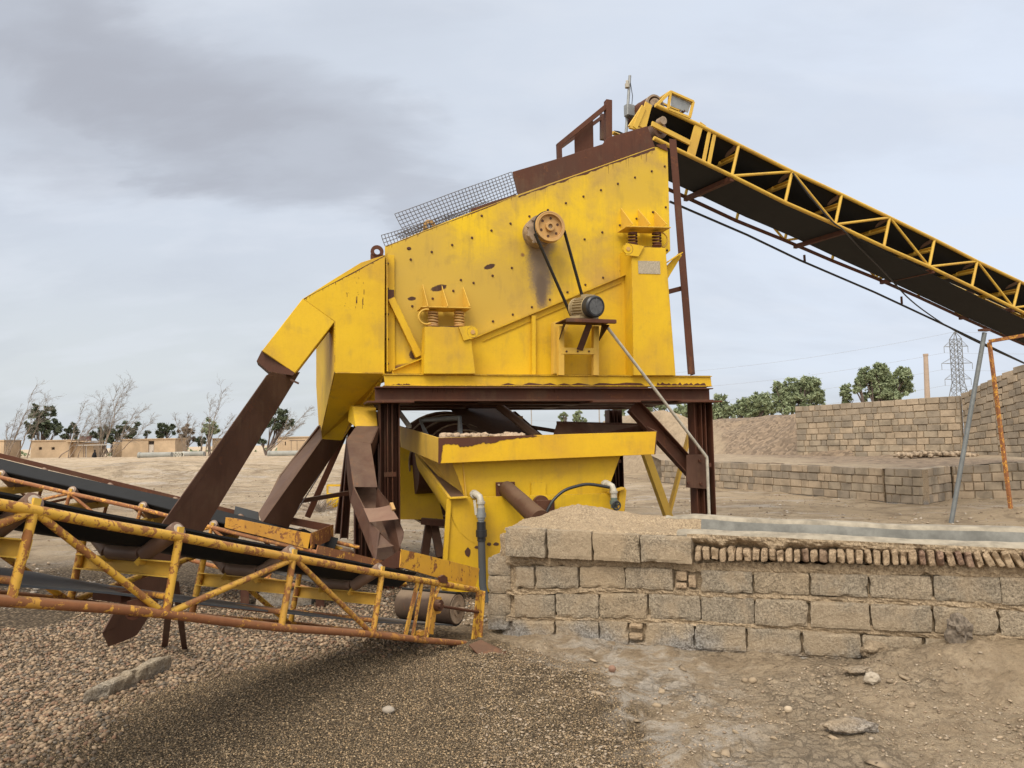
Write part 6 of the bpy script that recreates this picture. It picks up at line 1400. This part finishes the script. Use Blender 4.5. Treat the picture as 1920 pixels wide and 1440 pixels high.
# mud houses
mudw = flat('mud_plaster', (.47, .35, .23), .95, 0, .12, .8)
dkm = flat('dark_opening', (.04, .03, .025), .9)
def house(label, Yd, x0, x1, ytop, ybase, opens, depth=4.0, side=None, extra=None):
    a_, b2 = W(x0, ybase, Yd), W(x1, ybase, Yd); zt_ = W((x0+x1)/2, ytop, Yd).z; a_.z = b2.z = -.15
    rt = thing('mud_house', label, 'house', tuple((a_+b2)/2)); D = Vector((.0, depth, 0)); X_ = Vector((1, 0, 0))
    g_ = MB()
    # front wall with real openings: built in vertical strips
    xs = sorted(set([a_.x, b2.x]+[W(o[0], o[1], Yd).x for o in opens]+[W(o[2], o[3], Yd).x for o in opens]))
    for xa, xb in zip(xs, xs[1:]):
        hole = None
        for o in opens:
            ox0, ox1 = W(o[0], o[1], Yd).x, W(o[2], o[3], Yd).x
            if xa >= ox0-.01 and xb <= ox1+.01: hole = (W(o[0], o[3], Yd).z, W(o[0], o[1], Yd).z)
        segs = [(-.15, zt_)] if not hole else [(-.15, hole[0]), (hole[1], zt_)]
        for (za, zb_) in segs:
            if zb_-za > .02: g_.box(((xa+xb)/2, a_.y+.15, (za+zb_)/2), (xb-xa, 0, 0), (0, .3, 0), (0, 0, zb_-za))
    g_.box((a_.x+.15, a_.y+depth/2+.16, (zt_-.15)/2), (.3, 0, 0), (0, depth-.3, 0), (0, 0, zt_+.15)); g_.box((b2.x-.15, a_.y+depth/2+.16, (zt_-.15)/2), (.3, 0, 0), (0, depth-.3, 0), (0, 0, zt_+.15)); g_.box(((a_.x+b2.x)/2, a_.y+depth+.02, (zt_-.15)/2), (b2.x-a_.x, 0, 0), (0, .3, 0), (0, 0, zt_+.15))
    g_.build('wall', mudw, rt)
    g_ = MB(); g_.box(((a_.x+b2.x)/2, a_.y+depth/2, zt_+.06), (b2.x-a_.x+.25, 0, 0), (0, depth+.3, 0), (0, 0, .16)); g_.build('roof', mudw, rt)
    return rt, a_, b2, zt_
h1, a_, b2, zt_ = house('tan mud house with two small square windows at the left', 121, 57, 131, 826.5, 858, [(72.5, 838.5, 78.5, 843.5), (96.5, 838.5, 102.5, 843.5)])
for x_ in (75.5, 99.5): p = W(x_, 841, 121.25); MB().box(p, (.55, 0, 0), (0, .02, 0), (0, 0, .5)).build('window', dkm, h1)
g_ = MB(); p0, p1 = W(131, 857, 121.8), W(174, 857, 121.8); z1_ = W(150, 829, 121.8).z; g_.box(((p0.x+p1.x)/2, p0.y+1.6, z1_/2-.1), (p1.x-p0.x, 0, 0), (0, 3.0, 0), (0, 0, z1_+.1)); g_.build('annex_wall', mudw, h1)
MB().box(((p0.x+p1.x)/2+.2, p0.y+.9, z1_+.12), (p1.x-p0.x+.3, 0, 0), (0, 4.4, 0), (0, 0, .14)).build('annex_roof', mudw, h1)
MB().beam(W(157, 834, 120.5), W(157, 858, 120.5), .08, .08, MX).beam(W(160.5, 834, 120.5), W(160.5, 858, 120.5), .08, .08, MX).build('gate_post', BKd, h1)
tk = MB(); c_ = W(161, 822, 123); tk.box(c_-ZUP*.35, (1.3, 0, 0), (0, 1.0, 0), (0, 0, .08)).box(c_+ZUP*.35, (1.3, 0, 0), (0, 1, 0), (0, 0, .1)); tk.beam(c_+Vector((-.6, 0, -.35)), c_+Vector((-.6, 0, .35)), .25, .8); tk.beam(c_+Vector((.6, 0, -.35)), c_+Vector((.6, 0, .35)), .25, .8); tk.box(c_, (1.0, 0, 0), (0, .9, 0), (0, 0, .5))
solo(tk, 'roof_crate', flat('dark_red_crate', (.14, .07, .06), .9), tuple(c_-ZUP*.4), 'dark reddish crate standing on the roof of the two window mud house', 'crate')
h2, a_, b2, zt_ = house('tan mud house with one tall pale door under a dark transom', 119, 228, 328, 824, 855.5, [(278, 827, 288.5, 855.5)])
dr = MB().box(W(283.2, 844.5, 119.25), (.88, 0, 0), (0, .05, 0), (0, 0, 1.85)).build('door', flat('pale_door', (.55, .49, .42), .7), h2); MB().box(W(286.5, 846, 119.2), (.06, 0, 0), (0, .06, 0), (0, 0, .15)).build('handle', dkm, dr)
MB().box(W(283.2, 830.5, 119.28), (.88, 0, 0), (0, .03, 0), (0, 0, .5)).build('transom', dkm, h2)
p0 = W(212, 856, 121); MB().box((p0.x+.9, p0.y+1, 1.2), (1.7, 0, 0), (0, 2.5, 0), (0, 0, 2.7)).build('annex_wall', mudw, h2)
awn = MB().box(W(184, 834.2, 118.5), (5.4, 0, 0), (0, 2.5, 0), (0, 0, .12)); 
for x_ in (162, 207): awn.tube(W(x_, 834, 117.5), Vector((W(x_, 834, 117.5).x, 117.5, 0)), .04, 6)
solo(awn, 'shade_canopy', flat('pale_sheet', (.50, .47, .43), .6), tuple(W(184, 834, 118.5)), 'thin pale flat canopy on posts joining the two mud houses', 'canopy')
house('edge of a tan mud house cut off at the far left of the picture', 119, -60, 6.5, 827, 861, [])
h4, a_, b2, zt_ = house('tan mud house with dark slit window behind the middle chute', 118, 520, 600, 820, 844, [(534, 828, 536, 835)])
MB().box(W(535, 831.5, 118.2), (.25, 0, 0), (0, .02, 0), (0, 0, .7)).build('window', dkm, h4)
fr_ = MB(); 
for x_ in (546, 557): fr_.beam(W(x_, 826, 116), W(x_, 846, 116), .07, .07, MX)
fr_.beam(W(543, 826, 116), W(572, 826, 116), .1, .1); solo(fr_, 'pergola', BKd, tuple(W(555, 846, 116)), 'thin dark pole frame before the slit window mud house', 'frame')
house('small tan mud hut just left of the long brown chute', 130, 398, 425, 823, 838, [])
# person in black seated by the house corner
pr_ = MB(); c_ = W(177.5, 857, 118); c_.z = 0
pr_.path([c_+Vector((0, 0, .0)), c_+Vector((.02, 0, .25)), c_+Vector((0, 0, .55)), c_+Vector((0, 0, .85)), c_+Vector((.02, -.02, 1.0)), c_+Vector((.02, -.03, 1.10)), c_+Vector((.02, -.03, 1.25)), c_+Vector((.02, -.03, 1.36))], [.24, .27, .24, .20, .10, .115, .13, .05], 14)
pr_.path([c_+Vector((-.16, 0, .85)), c_+Vector((-.26, -.1, .6)), c_+Vector((-.15, -.28, .48))], [.07, .055, .045], 8).path([c_+Vector((.17, 0, .85)), c_+Vector((.26, -.1, .6)), c_+Vector((.12, -.28, .48))], [.07, .055, .045], 8)
pr_.path([c_+Vector((-.1, 0, .18)), c_+Vector((-.14, -.4, .42)), c_+Vector((-.14, -.5, .03))], [.11, .09, .06], 8).path([c_+Vector((.1, 0, .18)), c_+Vector((.14, -.4, .42)), c_+Vector((.14, -.5, .03))], [.11, .09, .06], 8)
solo(pr_, 'person', flat('black_cloth', (.015, .015, .018), .9), tuple(c_), 'person wrapped in black sitting by the corner of the mud house', 'person')
# concrete pipes on the ground
cp_ = flat('concrete_pipe', (.27, .27, .245), .9, 0, .12, 1.5)
def big_pipe(x0, x1, yc, Y, r_, label, yc2=None):
    a_, b2 = W(x0, yc, Y), W(x1, yc2 or yc, Y); a_.z = b2.z = r_
    g_ = MB().path([a_, b2], r_, 28); g_.ring(a_, b2-a_, r_+.06, r_-.12, .3, 28); return solo(g_, 'concrete_pipe', cp_, tuple((a_+b2)/2-ZUP*r_), label, 'pipe', 'big grey concrete pipes lying before the mud houses')
big_pipe(262, 322, 853, 108, .42, 'long grey concrete pipe lying in front of the doored mud house')
big_pipe(345, 383, 850, 112, .42, 'grey concrete pipe lying right of the bundle of pipe ends')
big_pipe(505, 560, 848, 100, .40, 'long pale concrete pipe behind the middle chute', 848)
for i, x_ in enumerate((326, 331.5, 337, 342)):
    p = W(x_, 852, 109); p.z = .42; g_ = MB().ring(p+Vector((0, .6, 0)), (0.1, 1, 0), .42, .30, 1.6, 24); solo(g_, 'concrete_pipe', flat('pale_pipe_end', (.48, .46, .40), .9) if i == 0 else bpy.data.materials['pale_pipe_end'], tuple(p-ZUP*.42), 'pale concrete pipe end in the bundle between the long pipes, seen end on', 'pipe', 'bundle of pipe ends')
# trees at the right
TR = 'windblown green trees behind the earth bank'
leafy_tree('low green tree right of the brown frame post, leftmost over the bank', 68, 1350, [(1352, 762, 14, 22), (1342, 775, 18, 16), (1366, 772, 12, 16)], LG, 5720, 0.149, TR, seed=21, basez=1.2)
leafy_tree('grey green trees of middling height between the post and the dense double tree', 68, 1410, [(1385, 770, 14, 18), (1402, 765, 18, 22), (1428, 757, 20, 24), (1418, 775, 24, 14), (1440, 770, 12, 14)], LG, 9240, 0.149, TR, seed=22, basez=1.2)
leafy_tree('dense double crowned tree left of the upper block wall', 64, 1495, [(1462, 738, 15, 26), (1482, 735, 20, 26), (1520, 735, 22, 28), (1510, 722, 13, 16), (1535, 748, 13, 18), (1498, 755, 26, 18), (1470, 758, 20, 18)], LG, 15400, 0.143, TR, seed=23, basez=1.3)
leafy_tree('small slim tree standing left of the broad tree over the upper wall', 64, 1588, [(1586, 735, 10, 15), (1590, 748, 11, 9)], LG, 2640, 0.136, TR, seed=24, basez=1.5)
leafy_tree('broad windblown tree rising over the middle of the upper block wall', 62, 1655, [(1648, 697, 14, 16), (1628, 710, 18, 20), (1655, 722, 26, 24), (1690, 705, 17, 18), (1697, 722, 17, 14), (1608, 722, 9, 18), (1672, 742, 28, 10), (1640, 742, 22, 12)], LG, 16500, 0.143, TR, seed=25, basez=1.5)
leafy_tree('dark hedge like trees seen under the frame behind the right leg', 70, 1300, [(1280, 770, 16, 12), (1240, 762, 14, 8), (1310, 768, 16, 12), (1215, 766, 10, 8)], LG, 5720, 0.149, TR, seed=26, basez=1.2)
leafy_tree('small green tree seen under the frame behind the diagonal brace', 90, 1075, [(1056, 782, 8, 9), (1082, 780, 9, 11), (1094, 790, 6, 6)], LG, 2420, 0.149, TR, seed=27)
leafy_tree('green tree seen under the frame left of the rear right post', 80, 1150, [(1140, 780, 10, 9), (1160, 772, 12, 12)], LG, 2420, 0.149, TR, seed=28)
# chimney, tower, lines, poles
p = W(1737, 742, 150); t_ = W(1735.5, 664, 150); p.z = 0; g_ = MB().tube((p.x, 150, 0), (t_.x, 150, t_.z), .62, 20, .42); g_.ring((t_.x, 150, t_.z-.15), (0, 0, 1), .50, .30, .4, 20)
solo(g_, 'chimney', flat('brick_chimney', (.36, .28, .22), .95, 0, .1, .5), (p.x, 150, 0), 'slim tan factory chimney standing behind the upper block wall', 'chimney')
tw = thing('power_pylon', 'tall grey lattice power pylon on the horizon right of the chimney', 'pylon', (W(1798, 740, 260).x, 260, 0)); px_ = W(1798, 740, 260).x; zt_ = W(1796, 622, 260).z; g_ = MB(); pts4 = []
def half(z_):
    f_ = z_/zt_
    return 4.6*(1-f_/.52)+1.35*(f_/.52) if f_ < .52 else (1.35 if f_ < .93 else max(.08, 1.35*(1-(f_-.93)/.07)))
lv = [0, .1, .2, .29, .37, .45, .52, .58, .64, .70, .76, .82, .88, .93, 1.0]
for f0_, f1_ in zip(lv, lv[1:]):
    z0, z1_ = f0_*zt_, f1_*zt_; h0, h1_ = half(z0), half(z1_)
    cs0 = [Vector((px_+sx*h0, 260+sy*h0, z0)) for sx, sy in ((-1, -1), (1, -1), (1, 1), (-1, 1))]; cs1 = [Vector((px_+sx*h1_, 260+sy*h1_, z1_)) for sx, sy in ((-1, -1), (1, -1), (1, 1), (-1, 1))]
    for i in range(4):
        j = (i+1) % 4; g_.beam(cs0[i], cs1[i], .20, .20, MX); g_.beam(cs0[i], cs1[j], .11, .11, MX); g_.beam(cs0[j], cs1[i], .11, .11, MX); g_.beam(cs1[i], cs1[j], .11, .11)
stl = flat('pylon_steel', (.20, .21, .22), .6, .2); g_.build('lattice', stl, tw)
for f_, wd_ in ((.86, 4.2), (.70, 5.4), (.55, 4.6)):
    z_ = f_*zt_; g_ = MB()
    for sx in (-1, 1):
        tip = Vector((px_+sx*wd_, 260, z_)); 
        for sy in (-1, 1): g_.beam((px_+sx*1.35, 260+sy*1.35, z_), tip, .13, .13); g_.beam((px_+sx*1.35, 260+sy*1.35, z_+2.0), tip, .1, .1)
        g_.tube(tip, tip-ZUP*2.2, .10, 6)
    g_.build('cross_arm', stl, tw)
lw = flat('distant_wire', (.30, .31, .33), .6)
for k_, (f_, wd_) in enumerate(((.86, 4.2), (.70, 5.4), (.55, 4.6), (1.0, 0))):
    A_ = Vector((px_-wd_, 260, f_*zt_-(2.2 if wd_ else 0))); B_ = Vector((-60, 330, f_*zt_-(3.2))); pts = [A_.lerp(B_, i/30)-ZUP*(9*4*(i/30)*(1-i/30)) for i in range(31)]; C_ = Vector((px_+120, 235, f_*zt_-3)); p2_ = [A_.lerp(C_, i/12)-ZUP*(2*4*(i/12)*(1-i/12)) for i in range(13)]
    g_ = MB().path(pts, .035, 4).path(p2_, .035, 4); solo(g_, 'power_line', lw, tuple(A_), ('faint overhead wire from the top arm of the pylon', 'faint overhead wire from the middle arm of the pylon', 'faint overhead wire from the lowest arm of the pylon', 'faint earth wire from the peak of the pylon')[k_], 'power line')
for (x_, yt_, Y, lb) in ((995.5, 768, 95, 'thin grey pole seen under the frame left of the small green tree'), (1122.5, 766, 80, 'pale pole seen under the frame right of the small green tree'), (958, 766, 110, 'distant pole with wires behind the slanting pipe')):
    t_ = W(x_, yt_-30, Y); g_ = MB().tube((t_.x, Y, 0), t_, .09, 8, .06); g_.beam(t_-ZUP*.3-Vector((.7, 0, 0)), t_-ZUP*.3+Vector((.7, 0, 0)), .08, .08); solo(g_, 'utility_pole', flat('pole_grey', (.33, .31, .29), .8) if x_ < 996 else bpy.data.materials['pole_grey'], (t_.x, Y, 0), lb, 'pole')
# yellow wire reel beyond the frame
rl = thing('wire_reel', 'small yellow tubular reel standing in the yard behind the left frame legs', 'reel', tuple(W(628, 955, 18.6)))
g_ = MB(); P4 = [W(*p, 18.6) for p in ((614, 910), (640, 910), (640, 953), (614, 953))]
for i in range(4): g_.beam(P4[i], P4[(i+1) % 4], .05, .05, MN)
g_.build('frame', M['yellow'], rl); g_ = MB()
for i in range(7): x_ = 616+i*3.6; g_.path([W(x_, 926, 18.3), W(x_+(i-3)*.5, 940, 18.15), W(x_+(i-3)*1.0, 952, 18.3)], .035, 6)
g_.build('bars', M['yellow'], rl); MB().tube(W(590, 963, 17.8), W(642, 958, 17.8), .05, 10).build('base_bar', M['brown'], rl)
db = MB(); 
for i in range(120):
    p = W(600+random.gauss(0, 5), 960+random.uniform(-6, 2), 17.5+random.uniform(-.3, .3)); q = p+Vector((random.gauss(0, .3), random.gauss(0, .2), random.uniform(0, .3))); db.tube(p, q, .006, 3)
solo(db, 'dry_weed', BK, tuple(G(600, 962)), 'tangle of dry weed on the ground beside the yellow reel', 'weed')
# low scrub on the plain
sb = MB(); rg = random.Random(5)
for i in range(26):
    Yd = rg.uniform(118, 175); x_ = rg.uniform(-.72, -.25)*Yd; c_ = Vector((x_, Yd, .5)); leafcloud(sb, [(c_, rg.uniform(1, 3), .7)], 70, .28, rg)
solo(sb, 'scrub', LG, (-60, 140, 0), 'low green and brown scrub around the mud houses', 'scrub', kind='stuff')
